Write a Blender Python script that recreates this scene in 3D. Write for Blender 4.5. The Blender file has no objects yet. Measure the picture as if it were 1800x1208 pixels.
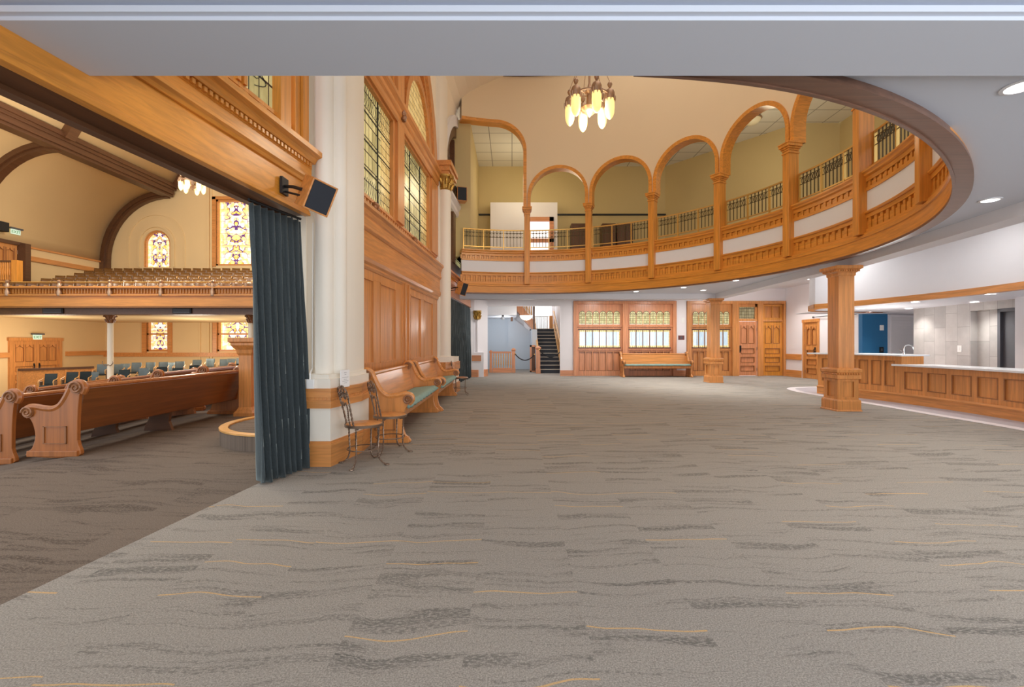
import bpy, bmesh, math, random
from mathutils import Matrix, Vector
random.seed(7)
PI = math.pi
scene = bpy.context.scene
COL = scene.collection
CAMZ = 1.27
def R(d): return math.radians(d)
def ax(px, Y): return (px - 900) / 800.0 * Y          # measured bearing -> metres at depth Y
def az(py, Y): return CAMZ + (604 - py) / 800.0 * Y
def ordinal(n):
    return ['first','second','third','fourth','fifth','sixth','seventh','eighth','ninth','tenth','eleventh','twelfth','thirteenth',
            'fourteenth','fifteenth','sixteenth','seventeenth','eighteenth','nineteenth','twentieth','twenty-first','twenty-second',
            'twenty-third','twenty-fourth','twenty-fifth','twenty-sixth','twenty-seventh','twenty-eighth'][n-1]

# ------------------------------------------------------------------ mapping functions
def ident(u, v, z): return (u, v, z)
def wall_map(ox, oy, dx, dy):
    """u along the wall, v out of it towards the room (to the right of u), z up"""
    l = math.hypot(dx, dy); dx /= l; dy /= l
    return lambda u, v, z: (ox + u*dx + v*dy, oy + u*dy - v*dx, z)
CX, CY, CR = .29, 8.53, 5.78
def cyl_map(R0):
    """u = bearing in degrees around the rotunda, v towards its centre"""
    return lambda u, v, z: (CX + (R0 - v)*math.sin(R(u)), CY + (R0 - v)*math.cos(R(u)), z)
SK = 1.4
def sanc(x, y, z):       # the auditorium was measured in units of 1/1.4 m from the eye
    return (x*SK, y*SK, CAMZ + (z - CAMZ)*SK)
def place_map(x, y, z, rz=0):
    c, s = math.cos(rz), math.sin(rz)
    return lambda u, v, w: (x + u*c - v*s, y + u*s + v*c, z + w)

class MB:
    def __init__(self, f=ident):
        self.V = []; self.F = []; self.f = f
    def pt(self, u, v, z):
        self.V.append(self.f(u, v, z)); return len(self.V) - 1
    def box(self, u0, u1, v0, v1, z0, z1, nu=1):
        ids = []
        for i in range(nu + 1):
            u = u0 + (u1 - u0)*i/nu
            ids.append([self.pt(u, v0, z0), self.pt(u, v1, z0), self.pt(u, v1, z1), self.pt(u, v0, z1)])
        self.F.append(ids[0][::-1]); self.F.append(ids[-1])
        for a, b in zip(ids, ids[1:]):
            for k in range(4):
                self.F.append([a[k], a[(k+1) % 4], b[(k+1) % 4], b[k]])
        return self
    def sweep_u(self, prof, u0, u1, nu=1, cap=True):
        """closed profile of (v, z) swept along u"""
        ids = []
        n = len(prof)
        for i in range(nu + 1):
            u = u0 + (u1 - u0)*i/nu
            ids.append([self.pt(u, v, z) for v, z in prof])
        if cap: self.F.append(ids[0][::-1]); self.F.append(ids[-1][:])
        for a, b in zip(ids, ids[1:]):
            for k in range(n):
                self.F.append([a[k], a[(k+1) % n], b[(k+1) % n], b[k]])
        return self
    def prism_uz(self, poly, v0, v1):
        a = [self.pt(u, v0, z) for u, z in poly]; b = [self.pt(u, v1, z) for u, z in poly]
        n = len(poly)
        self.F.append(a[::-1]); self.F.append(b)
        for k in range(n): self.F.append([a[k], a[(k+1) % n], b[(k+1) % n], b[k]])
        return self
    def prism_z(self, poly, z0, z1):
        a = [self.pt(u, v, z0) for u, v in poly]; b = [self.pt(u, v, z1) for u, v in poly]
        n = len(poly)
        self.F.append(a[::-1]); self.F.append(b)
        for k in range(n): self.F.append([a[k], a[(k+1) % n], b[(k+1) % n], b[k]])
        return self
    def prism_vz(self, poly, u0, u1):
        a = [self.pt(u0, v, z) for v, z in poly]; b = [self.pt(u1, v, z) for v, z in poly]
        n = len(poly)
        self.F.append(a[::-1]); self.F.append(b)
        for k in range(n): self.F.append([a[k], a[(k+1) % n], b[(k+1) % n], b[k]])
        return self
    def band_uz(self, inner, outer, v0, v1, closed=False):
        """a strip between two equally long outlines in the wall plane, v0..v1 thick"""
        n = len(inner)
        ia = [self.pt(u, v0, z) for u, z in inner]; ib = [self.pt(u, v1, z) for u, z in inner]
        oa = [self.pt(u, v0, z) for u, z in outer]; ob = [self.pt(u, v1, z) for u, z in outer]
        m = n if closed else n - 1
        for k in range(m):
            j = (k+1) % n
            self.F += [[ib[k], ib[j], ob[j], ob[k]], [ia[j], ia[k], oa[k], oa[j]], [ia[k], ia[j], ib[j], ib[k]], [oa[j], oa[k], ob[k], ob[j]]]
        if not closed:
            self.F += [[ia[0], ib[0], ob[0], oa[0]], [ia[-1], oa[-1], ob[-1], ib[-1]]]
        return self
    def tube(self, pts, r, n=8, closed=False):
        P = [Vector(p) for p in pts]; m = len(P)
        rs = r if isinstance(r, (list, tuple)) else [r]*m
        rings = []; ref = None
        for i in range(m):
            t = (P[(i+1) % m] - P[i-1]) if closed else (P[min(i+1, m-1)] - P[max(i-1, 0)])
            if t.length < 1e-9: t = Vector((0, 0, 1))
            t.normalize()
            if ref is None:
                ref = t.orthogonal().normalized()
            else:
                ref = ref - t*ref.dot(t)
                if ref.length < 1e-6: ref = t.orthogonal()
                ref.normalize()
            b = t.cross(ref)
            rings.append([self.pt(*(P[i] + (ref*math.cos(2*PI*k/n) + b*math.sin(2*PI*k/n))*rs[i])) for k in range(n)])
        for i in range(m if closed else m-1):
            a, b = rings[i], rings[(i+1) % m]
            for k in range(n): self.F.append([a[k], a[(k+1) % n], b[(k+1) % n], b[k]])
        if not closed:
            self.F.append(rings[0][::-1]); self.F.append(rings[-1])
        return self
    def lathe(self, prof, c=(0, 0, 0), n=16, cap=True):
        """profile of (r, z) turned about the vertical axis through c"""
        rings = []
        for r, z in prof:
            if r < 1e-5: rings.append([self.pt(c[0], c[1], c[2]+z)])
            else: rings.append([self.pt(c[0]+r*math.cos(2*PI*k/n), c[1]+r*math.sin(2*PI*k/n), c[2]+z) for k in range(n)])
        for a, b in zip(rings, rings[1:]):
            if len(a) == 1 and len(b) == 1: continue
            for k in range(n):
                j = (k+1) % n
                if len(a) == 1: self.F.append([a[0], b[j], b[k]])
                elif len(b) == 1: self.F.append([a[k], a[j], b[0]])
                else: self.F.append([a[k], a[j], b[j], b[k]])
        if cap and len(rings[0]) > 1: self.F.append(rings[0][::-1])
        if cap and len(rings[-1]) > 1: self.F.append(rings[-1])
        return self
    def square_lathe(self, prof, c=(0, 0, 0), rot=0):
        """profile of (half width, z) as a square shaft"""
        rings = []
        for r, z in prof:
            rings.append([self.pt(c[0]+r*1.41421*math.cos(PI/4+rot+PI/2*k), c[1]+r*1.41421*math.sin(PI/4+rot+PI/2*k), c[2]+z) for k in range(4)])
        for a, b in zip(rings, rings[1:]):
            for k in range(4): self.F.append([a[k], a[(k+1) % 4], b[(k+1) % 4], b[k]])
        self.F.append(rings[0][::-1]); self.F.append(rings[-1])
        return self
    def ball(self, c, r, n=12, sq=(1, 1, 1)):
        m = max(4, n//2)
        top = self.pt(c[0], c[1], c[2]+r*sq[2]); bot = self.pt(c[0], c[1], c[2]-r*sq[2])
        rings = [[self.pt(c[0]+r*sq[0]*math.sin(PI*i/m)*math.cos(2*PI*k/n), c[1]+r*sq[1]*math.sin(PI*i/m)*math.sin(2*PI*k/n), c[2]+r*sq[2]*math.cos(PI*i/m)) for k in range(n)] for i in range(1, m)]
        for k in range(n):
            self.F.append([top, rings[0][k], rings[0][(k+1) % n]]); self.F.append([bot, rings[-1][(k+1) % n], rings[-1][k]])
        for a, b in zip(rings, rings[1:]):
            for k in range(n): self.F.append([a[k], b[k], b[(k+1) % n], a[(k+1) % n]])
        return self
    def grid(self, rows):
        ids = [[self.pt(*p) for p in r] for r in rows]
        for a, b in zip(ids, ids[1:]):
            for k in range(len(a)-1): self.F.append([a[k], a[k+1], b[k+1], b[k]])
        return self
    def build(self, name, mat, parent=None, smooth=False, bev=0, solid=0, angle=40):
        me = bpy.data.meshes.new(name)
        V = self.V
        if parent is not None:
            inv = parent.get_matrix().inverted() if hasattr(parent, 'get_matrix') else xf(parent).inverted()
            V = [inv @ Vector(p) for p in V]
        me.from_pydata([tuple(p) for p in V], [], self.F)
        bm = bmesh.new(); bm.from_mesh(me)
        bmesh.ops.recalc_face_normals(bm, faces=bm.faces)
        bm.to_mesh(me); bm.free()
        me.materials.append(mat)
        if smooth:
            me.polygons.foreach_set('use_smooth', [True]*len(me.polygons))
            try: me.set_sharp_from_angle(angle=R(angle))
            except Exception: pass
        me.update()
        o = bpy.data.objects.new(name, me); COL.objects.link(o)
        if parent is not None: o.parent = parent
        if bev:
            m = o.modifiers.new('Bevel', 'BEVEL'); m.width = bev; m.segments = 2; m.limit_method = 'ANGLE'; m.angle_limit = R(50)
        if solid:
            m = o.modifiers.new('Solidify', 'SOLIDIFY'); m.thickness = solid; m.offset = 0
        return o

def xf(o):
    """world matrix of an object from its own transform and its parents (no depsgraph needed)"""
    m = Matrix.LocRotScale(o.location, o.rotation_euler, o.scale)
    return xf(o.parent) @ m if o.parent else m
def tag(o, label, cat, group=None, kind=None):
    o['label'] = label; o['category'] = cat
    if len(label.split()) > 16: print('LONG', len(label.split()), label)
    if group: o['group'] = group
    if kind: o['kind'] = kind
    return o
def thing(name, label, cat, loc=(0, 0, 0), rz=0, group=None):
    o = bpy.data.objects.new(name, None); COL.objects.link(o)
    o.empty_display_size = .1
    o.location = loc; o.rotation_euler = (0, 0, rz)
    return tag(o, label, cat, group)
def struct(name, mb, mat, parent=None, **kw):
    o = mb.build(name, mat, parent, **kw)
    if parent is None: o['kind'] = 'structure'
    return o
def struct_root(name, loc=(0, 0, 0)):
    o = bpy.data.objects.new(name, None); COL.objects.link(o); o.location = loc; o['kind'] = 'structure'
    return o
def dup(root, loc=None, rz=None, label=None, group=None):
    def cp(o, parent):
        c = o.copy(); COL.objects.link(c); c.parent = parent
        for ch in [x for x in KIDS.get(o.name, [])]: cp(ch, c)
        return c
    global KIDS
    KIDS = {}
    for o in bpy.data.objects:
        if o.parent: KIDS.setdefault(o.parent.name, []).append(o)
    r = cp(root, None)
    if loc is not None: r.location = loc
    if rz is not None: r.rotation_euler = (0, 0, rz)
    if label: r['label'] = label
    if group: r['group'] = group
    return r
def make_dup(root):
    """a fast copier of one finished thing"""
    kids = {}
    for o in bpy.data.objects:
        if o.parent: kids.setdefault(o.parent.name, []).append(o)
    def cp(o, parent):
        c = o.copy(); COL.objects.link(c); c.parent = parent
        for ch in kids.get(o.name, []): cp(ch, c)
        return c
    def f(loc, rz=0, label=None, group=None):
        r = cp(root, None); r.location = loc; r.rotation_euler = (0, 0, rz)
        if label: r['label'] = label
        if group: r['group'] = group
        return r
    return f
def spline(pts, n=6, closed=False):
    P = [Vector(p) for p in pts]; m = len(P); out = []
    rng = range(m) if closed else range(m-1)
    for i in rng:
        if closed: a, b, c, d = P[i-1], P[i], P[(i+1) % m], P[(i+2) % m]
        else: a, b, c, d = P[max(i-1, 0)], P[i], P[i+1], P[min(i+2, m-1)]
        for k in range(n):
            t = k/n
            out.append(.5*((2*b) + (c-a)*t + (2*a-5*b+4*c-d)*t*t + (3*b-a-3*c+d)*t**3))
    if not closed: out.append(P[-1])
    return [tuple(p) for p in out]
def arch_pts(uc, zs, r, n=16, a0=0, a1=180, rz=None):
    return [(uc + r*math.cos(R(a0+(a1-a0)*i/n)), zs + (rz or r)*math.sin(R(a0+(a1-a0)*i/n))) for i in range(n+1)]
def panel_grid(mb, U0, U1, Z0, Z1, rows, v0, v1, nu=1):
    """stiles and rails that leave the panels of rows = [(z0, z1, [(u0, u1), ...])] open"""
    z = Z0
    for z0, z1, us in sorted(rows):
        if z0 - z > 1e-4: mb.box(U0, U1, v0, v1, z, z0, max(1, nu))
        u = U0
        for a, b in sorted(us):
            if abs(a - u) > 1e-4: mb.box(u, a, v0, v1, z0, z1, 2 if nu > 1 else 1)
            u = b
        if abs(U1 - u) > 1e-4: mb.box(u, U1, v0, v1, z0, z1, 2 if nu > 1 else 1)
        z = z1
    if Z1 - z > 1e-4: mb.box(U0, U1, v0, v1, z, Z1, max(1, nu))
    return mb

# ------------------------------------------------------------------ materials
def srgb(r, g, b):
    f = lambda c: (c/255/12.92) if c/255 <= .04045 else ((c/255+.055)/1.055)**2.4
    return (f(r), f(g), f(b), 1)
class NT:
    def __init__(self, name):
        self.m = bpy.data.materials.new(name); self.m.use_nodes = True
        self.t = self.m.node_tree; self.n = self.t.nodes; self.b = self.n['Principled BSDF']
    def node(self, typ, **kw):
        x = self.n.new(typ)
        for k, v in kw.items():
            if k.startswith('i_'):
                x.inputs[k[2:].replace('_', ' ')].default_value = v
            else: setattr(x, k, v)
        return x
    def link(self, a, b): self.t.links.new(a, b)
    def val(self, x, sock):
        if isinstance(x, (int, float)): sock.default_value = x
        elif isinstance(x, tuple): sock.default_value = x
        else: self.link(x, sock)
    def math(self, op, a, b=0.0, c=None, clamp=False):
        x = self.n.new('ShaderNodeMath'); x.operation = op; x.use_clamp = clamp
        self.val(a, x.inputs[0]); self.val(b, x.inputs[1])
        if c is not None: self.val(c, x.inputs[2])
        return x.outputs[0]
    def mix(self, f, a, b):
        x = self.n.new('ShaderNodeMix'); x.data_type = 'RGBA'
        self.val(f, x.inputs[0]); self.val(a, x.inputs[6]); self.val(b, x.inputs[7])
        return x.outputs[2]
    def noise(self, vec, scale=5, detail=2, rough=.5, dist=0):
        x = self.n.new('ShaderNodeTexNoise'); x.inputs['Scale'].default_value = scale; x.inputs['Detail'].default_value = detail
        x.inputs['Roughness'].default_value = rough; x.inputs['Distortion'].default_value = dist
        if vec is not None: self.link(vec, x.inputs['Vector'])
        return x.outputs['Fac']
    def white(self, vec):
        x = self.n.new('ShaderNodeTexWhiteNoise'); x.noise_dimensions = '3D'; self.link(vec, x.inputs['Vector']); return x.outputs['Value']
    def obj(self): return self.n.new('ShaderNodeTexCoord').outputs['Object']
    def sep(self, vec):
        x = self.n.new('ShaderNodeSeparateXYZ'); self.link(vec, x.inputs[0]); return x.outputs
    def comb(self, a, b, c):
        x = self.n.new('ShaderNodeCombineXYZ')
        for s, v in zip(x.inputs, (a, b, c)): self.val(v, s)
        return x.outputs[0]
    def scale(self, vec, s):
        x = self.n.new('ShaderNodeMapping'); x.inputs['Scale'].default_value = s; self.link(vec, x.inputs['Vector']); return x.outputs[0]
    def smooth(self, x, a, b):
        r = self.n.new('ShaderNodeMapRange'); r.interpolation_type = 'SMOOTHSTEP'
        self.val(x, r.inputs[0]); r.inputs[1].default_value = a; r.inputs[2].default_value = b
        return r.outputs[0]
    def bump(self, h, strength=.2, dist=.01):
        x = self.n.new('ShaderNodeBump'); x.inputs['Strength'].default_value = strength; x.inputs['Distance'].default_value = dist
        self.link(h, x.inputs['Height']); self.link(x.outputs[0], self.b.inputs['Normal'])
    def color(self, c): self.val(c, self.b.inputs['Base Color'])
def plain(name, c, rough=.6, metal=0, spec=None, emit=None, es=0, var=.0, vscale=3):
    t = NT(name)
    if var:
        n = t.noise(t.obj(), vscale, 3)
        t.color(t.mix(n, tuple(x*(1-var) for x in c[:3])+(1,), tuple(min(1, x*(1+var)) for x in c[:3])+(1,)))
    else: t.color(c)
    t.b.inputs['Roughness'].default_value = rough; t.b.inputs['Metallic'].default_value = metal
    if spec is not None: t.b.inputs['Specular IOR Level'].default_value = spec
    if emit: t.b.inputs['Emission Color'].default_value = emit; t.b.inputs['Emission Strength'].default_value = es
    return t.m
def wood(name, c, axis='z', rough=.38, dark=.8, gscale=1.0):
    t = NT(name); o = t.obj()
    s = {'z': (22, 22, 1.1), 'x': (1.1, 22, 22), 'y': (22, 1.1, 22), 'h': (1.6, 1.6, 24)}[axis]
    g = t.noise(t.scale(o, tuple(k*gscale for k in s)), 1.0, 5, .6, .6)
    s2 = {'z': (90, 90, 3), 'x': (3, 90, 90), 'y': (90, 3, 90), 'h': (4, 4, 90)}[axis]
    f = t.noise(t.scale(o, s2), 1.0, 2, .5)
    big = t.noise(o, .9, 2)
    d = tuple(x*dark for x in c[:3]) + (1,)
    l = tuple(min(1, x*1.18) for x in c[:3]) + (1,)
    col = t.mix(t.smooth(g, .3, .7), d, l)
    col = t.mix(t.math('MULTIPLY', t.smooth(f, .5, .72), .22), col, d)
    col = t.mix(t.math('MULTIPLY', t.smooth(big, .4, .7), .25), col, tuple(x*.8 for x in c[:3])+(1,))
    t.color(col); t.b.inputs['Roughness'].default_value = rough
    t.b.inputs['Coat Weight'].default_value = .25; t.b.inputs['Coat Roughness'].default_value = .2
    t.bump(f, .06, .004)
    return t.m
OAK = srgb(208, 140, 76); GOLD = srgb(214, 142, 54); REDOAK = srgb(206, 138, 94)
M = {}
M['oak_v'] = wood('oak_upright', OAK, 'z'); M['oak_h'] = wood('oak_along', OAK, 'y'); M['oak_x'] = wood('oak_across', OAK, 'x')
M['gold_v'] = wood('golden_oak_upright', GOLD, 'z'); M['gold_h'] = wood('golden_oak_along', GOLD, 'y'); M['gold_x'] = wood('golden_oak_across', GOLD, 'x')
GOLDD = srgb(184, 122, 52)
M['band'] = wood('golden_oak_band', GOLD, 'h', .38, .84); M['band_dark'] = wood('darker_golden_oak', GOLDD, 'x', .38, .82)  # the second is the golden oak in a darker tone
M['oak_ring'] = wood('oak_around', OAK, 'h')
M['oak_shaded'] = wood('shadowed_oak_moulding', srgb(158, 100, 52), 'z')  # shadow along panel edges put into a darker oak colour
M['red_v'] = wood('red_oak_upright', REDOAK, 'z'); M['red_x'] = wood('red_oak_across', REDOAK, 'x')
M['brown'] = wood('brown_wood', srgb(92, 58, 34), 'y', .45)
M['rim'] = wood('dark_oak_rim', srgb(116, 82, 64), 'x', .35)
M['pew'] = wood('pew_oak', srgb(164, 98, 46), 'z', .32); M['pew_back'] = wood('pew_back_oak', srgb(122, 70, 30), 'x', .3)
M['bench_v'] = wood('bench_end_oak', srgb(206, 136, 72), 'z', .3); M['bench'] = wood('bench_oak', srgb(212, 142, 78), 'x', .28); M['bench_dark'] = wood('carved_oak', srgb(150, 98, 58), 'z', .4)
M['seat_brown'] = wood('theatre_seat_wood', srgb(98, 64, 28), 'z', .35)
M['blond'] = wood('blond_armrest_wood', srgb(225, 170, 100), 'x', .35)
M['white'] = plain('white_paint', srgb(226, 226, 230), .6, var=.02)
M['cream'] = plain('cream_plaster', srgb(236, 224, 204), .75, var=.025, vscale=1.2)
M['drum'] = plain('warm_cream_plaster', srgb(224, 204, 172), .8, var=.03, vscale=.8)
M['pier'] = plain('ivory_paint', srgb(232, 225, 212), .6, var=.02)
M['tan'] = plain('tan_plaster', srgb(226, 196, 146), .8, var=.04, vscale=.8)
M['gallery'] = plain('ochre_plaster', srgb(206, 186, 136), .8, var=.04, vscale=.8)
M['ceil'] = plain('grey_white_ceiling_paint', srgb(204, 210, 222), .6)
M['bluegrey'] = plain('pale_blue_grey_paint', srgb(196, 204, 212), .7)
M['hallwhite'] = plain('hall_white_paint', srgb(232, 228, 230), .7)
M['navy'] = plain('steel_blue_paint', srgb(36, 104, 150), .5)
M['black'] = plain('black_matte', srgb(24, 24, 26), .55)
M['grille'] = plain('black_grille_cloth', srgb(40, 44, 52), .85)
M['iron'] = plain('bronzed_iron', srgb(140, 120, 104), .36, .8)
M['darkiron'] = plain('dark_bronze_bar', srgb(86, 74, 50), .5, .5)
M['brass'] = plain('brass', srgb(214, 176, 104), .32, .75)
M['bronze'] = plain('antique_bronze', srgb(170, 140, 116), .4, .7)
M['giltcap'] = plain('gilded_plaster', srgb(176, 138, 66), .4, .6, var=.3, vscale=40)
M['chrome'] = plain('chrome', srgb(220, 222, 226), .12, 1)
M['quartz'] = plain('white_quartz', srgb(226, 228, 232), .25, var=.02, vscale=12)
M['darkgrey'] = plain('charcoal_paint', srgb(84, 86, 92), .5)
M['plastic'] = plain('white_plastic', srgb(236, 236, 234), .4)
M['paper'] = plain('white_paper', srgb(240, 241, 242), .7)
M['ink'] = plain('grey_ink', srgb(176, 178, 182), .8)
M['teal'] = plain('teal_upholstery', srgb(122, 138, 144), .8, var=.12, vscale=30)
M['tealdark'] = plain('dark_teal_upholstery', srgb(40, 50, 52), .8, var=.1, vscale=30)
M['stone'] = plain('pale_nosing', srgb(214, 204, 188), .6)
M['stepblack'] = plain('dark_stair_tread', srgb(62, 66, 74), .8, var=.1, vscale=20)
M['chain'] = plain('black_rope', srgb(22, 22, 26), .6)
M['border'] = plain('pale_floor_border', srgb(226, 220, 222), .5, var=.03, vscale=5)
M['greyfloor'] = plain('lilac_grey_floor', srgb(176, 170, 176), .5, var=.06, vscale=6)
M['lamp_warm'] = plain('lit_cream_glass', srgb(255, 236, 180), .3, emit=srgb(255, 226, 140), es=.68)
M['lamp_white'] = plain('lit_downlight', srgb(255, 255, 255), .3, emit=srgb(255, 250, 240), es=8)
M['lamp_bowl'] = plain('lit_opal_bowl', srgb(255, 250, 235), .3, emit=srgb(255, 246, 225), es=1.6)
M['day'] = plain('daylit_window_glass', srgb(255, 255, 255), .2, emit=srgb(246, 250, 255), es=.7)
M['exit'] = plain('exit_sign_panel', srgb(214, 240, 222), .4, emit=srgb(214, 240, 222), es=.35)
M['exitink'] = plain('green_lettering', srgb(30, 140, 80), .5)
M['plaque'] = plain('maroon_plaque', srgb(120, 70, 66), .4, .3)
M['opalbowl'] = plain('opal_bowl_glass', srgb(232, 222, 190), .3)

def velvet():
    t = NT('blue_grey_velvet'); o = t.obj()
    n = t.noise(t.scale(o, (120, 120, 40)), 1, 3, .6); g = t.noise(o, 2.2, 2)
    c = t.mix(n, srgb(38, 46, 50), srgb(72, 82, 86)); c = t.mix(t.math('MULTIPLY', g, .35), c, srgb(66, 72, 72))
    t.color(c); t.b.inputs['Roughness'].default_value = .85
    t.b.inputs['Sheen Weight'].default_value = .6; t.b.inputs['Sheen Roughness'].default_value = .4; t.b.inputs['Sheen Tint'].default_value = srgb(190, 205, 205)
    t.bump(n, .15, .003); return t.m
M['velvet'] = velvet()
def cushion():
    t = NT('teal_cushion_cloth'); o = t.obj()
    n = t.noise(o, 90, 3, .6); g = t.noise(o, 6, 3)
    t.color(t.mix(g, t.mix(n, srgb(116, 148, 140), srgb(152, 180, 172)), srgb(138, 164, 156)))
    t.b.inputs['Roughness'].default_value = .9; t.bump(g, .3, .02); return t.m
M['cushion'] = cushion()

def carpet(name, base, dark, orange=True):
    t = NT(name); P = t.sep(t.obj()); x, y = P[0], P[1]
    cx = t.math('FLOOR', t.math('ADD', t.math('DIVIDE', x, .53), .37))
    cy = t.math('FLOOR', t.math('DIVIDE', y, 1.06))
    off = t.white(t.comb(cx, cy, 3.0))
    n = t.noise(t.comb(t.math('MULTIPLY', x, 1.5), t.math('MULTIPLY', y, 1.1), t.math('MULTIPLY', cx, 7.3)), 1, 2, .5)
    yy = t.math('ADD', y, t.math('ADD', t.math('MULTIPLY', t.math('SUBTRACT', n, .5), .3), t.math('MULTIPLY', off, .03)))
    pile = t.noise(t.comb(x, y, 0.0), 150, 3, .75)
    pile2 = t.noise(t.comb(t.math('MULTIPLY', x, 40), t.math('MULTIPLY', yy, 110), 0.0), 1, 3, .65)
    s = t.noise(t.comb(t.math('MULTIPLY', x, .75), t.math('MULTIPLY', yy, 8.5), t.math('MULTIPLY', cx, .9)), 1, 5, .62)
    s2 = t.noise(t.comb(t.math('MULTIPLY', x, .5), t.math('MULTIPLY', yy, 17.0), 9.0), 1, 4, .6)
    li = tuple(min(1, k*1.32) for k in base[:3])+(1,); lo = tuple(k*.62 for k in base[:3])+(1,)
    c = t.mix(t.smooth(pile, .3, .7), lo, li)
    c = t.mix(t.math('MULTIPLY', t.smooth(pile2, .5, .7), .38), c, tuple(k*.55 for k in base[:3])+(1,))
    m = t.math('MULTIPLY', t.smooth(s, .53, .63), t.smooth(pile2, .38, .56))
    c = t.mix(t.math('MULTIPLY', m, .75), c, dark)
    m2 = t.math('MULTIPLY', t.smooth(s2, .55, .64), t.smooth(pile2, .4, .6))
    c = t.mix(t.math('MULTIPLY', m2, .6), c, dark)
    if orange:
        q = t.math('DIVIDE', yy, .31); cell = t.math('FLOOR', q); fr = t.math('ABSOLUTE', t.math('SUBTRACT', t.math('FRACT', q), .5))
        rnd = t.white(t.comb(cell, cx, 11.0))
        ln = t.math('MULTIPLY', t.math('LESS_THAN', fr, .0145), t.math('GREATER_THAN', rnd, .66))
        ln = t.math('MULTIPLY', ln, t.smooth(pile, .28, .5))
        c = t.mix(t.math('MULTIPLY', ln, .85), c, srgb(212, 172, 116))
    t.color(c); t.b.inputs['Roughness'].default_value = .95; t.b.inputs['Specular IOR Level'].default_value = .1
    t.bump(pile, .25, .004); return t.m
M['carpet'] = carpet('patterned_carpet', srgb(158, 152, 144), srgb(102, 99, 95))
M['carpet_shaded'] = carpet('shaded_carpet', srgb(122, 109, 98), srgb(80, 70, 62), False)  # auditorium carpet; its shade is put into a darker, browner colour

def leaded(name, glass_a, glass_b, es, gu=.16, gv=.16, axis='y', mixamt=1, lead=.05):
    """leaded amber panes lit from behind; axis is the direction along the wall"""
    t = NT(name); P = t.sep(t.obj()); u = P[1] if axis == 'y' else P[0]; z = P[2]
    qu = t.math('DIVIDE', u, gu); qv = t.math('DIVIDE', z, gv)
    fu = t.math('ABSOLUTE', t.math('SUBTRACT', t.math('FRACT', qu), .5)); fv = t.math('ABSOLUTE', t.math('SUBTRACT', t.math('FRACT', qv), .5))
    edge = t.math('GREATER_THAN', t.math('MAXIMUM', fu, fv), .5-lead)
    rnd = t.white(t.comb(t.math('FLOOR', qu), t.math('FLOOR', qv), 1.0))
    rip = t.noise(t.scale(t.obj(), (14, 14, 5)), 1, 3, .6)
    f = t.math('ADD', t.math('MULTIPLY', rnd, .55), t.math('MULTIPLY', rip, .6), clamp=True)
    g = t.mix(f, glass_a, glass_b)
    c = t.mix(edge, g, srgb(40, 38, 34))
    t.color(c); t.link(c, t.b.inputs['Emission Color']); t.b.inputs['Emission Strength'].default_value = es
    t.b.inputs['Roughness'].default_value = .18; t.bump(rip, .25, .01); return t.m
M['amber'] = leaded('amber_leaded_glass', srgb(120, 112, 66), srgb(214, 204, 146), .45, .14, .22)
M['amber_edge'] = leaded('gold_border_glass', srgb(176, 148, 84), srgb(226, 204, 140), .4, .09, .13)
M['amber_x'] = leaded('amber_arched_pane_glass', srgb(150, 140, 80), srgb(226, 220, 170), .3, .06, .09, 'x', lead=.07)
M['screen_x'] = leaded('clear_leaded_pane_glass', srgb(150, 182, 204), srgb(232, 240, 242), .5, .3, 1.1, 'x', lead=.012)
M['goldpane'] = leaded('gold_strip_glass', srgb(214, 190, 110), srgb(246, 232, 170), .5, .08, .06, 'x', lead=.06)
M['drape'] = leaded('brown_patterned_glass', srgb(70, 48, 34), srgb(140, 116, 96), .1, .08, .2)
def stained(name, w, x0, zc, sc=1.0, seed=0):
    """mirror-symmetric scrollwork in purple lead over white and yellow panes"""
    t = NT(name); P = t.sep(t.obj()); u = t.math('ABSOLUTE', t.math('SUBTRACT', P[0], x0)); z = t.math('SUBTRACT', P[2], zc)
    v = t.comb(u, z, float(seed))
    n = t.noise(v, 2.5*sc, 1.2, .5, .5); n2 = t.noise(v, 3.6*sc, 1, .5)
    ctr = t.math('SUBTRACT', 1.0, t.smooth(t.math('DIVIDE', u, w*.5), .45, .85))
    ln = t.math('MULTIPLY', t.math('LESS_THAN', t.math('ABSOLUTE', t.math('SUBTRACT', n, .52)), .03), ctr)
    gu = t.math('ABSOLUTE', t.math('SUBTRACT', t.math('FRACT', t.math('DIVIDE', u, w/8.1)), .5))
    gz = t.math('ABSOLUTE', t.math('SUBTRACT', t.math('FRACT', t.math('DIVIDE', z, w/6.0)), .5))
    grid = t.math('GREATER_THAN', t.math('MAXIMUM', gu, gz), .468)
    fill = t.math('MULTIPLY', t.math('GREATER_THAN', n, .53), ctr)
    border = t.math('GREATER_THAN', u, w*.42)
    base = t.mix(t.smooth(n2, .42, .62), srgb(252, 246, 236), srgb(255, 216, 140))
    c = t.mix(fill, base, t.mix(t.smooth(n2, .4, .5), srgb(236, 184, 70), srgb(255, 224, 140)))
    c = t.mix(border, c, srgb(252, 222, 140))
    c = t.mix(t.math('MULTIPLY', grid, .6), c, srgb(80, 68, 60))
    c = t.mix(ln, c, srgb(92, 56, 118))
    t.color(c); t.link(c, t.b.inputs['Emission Color']); t.b.inputs['Emission Strength'].default_value = .7
    t.b.inputs['Roughness'].default_value = .2; return t.m
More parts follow.
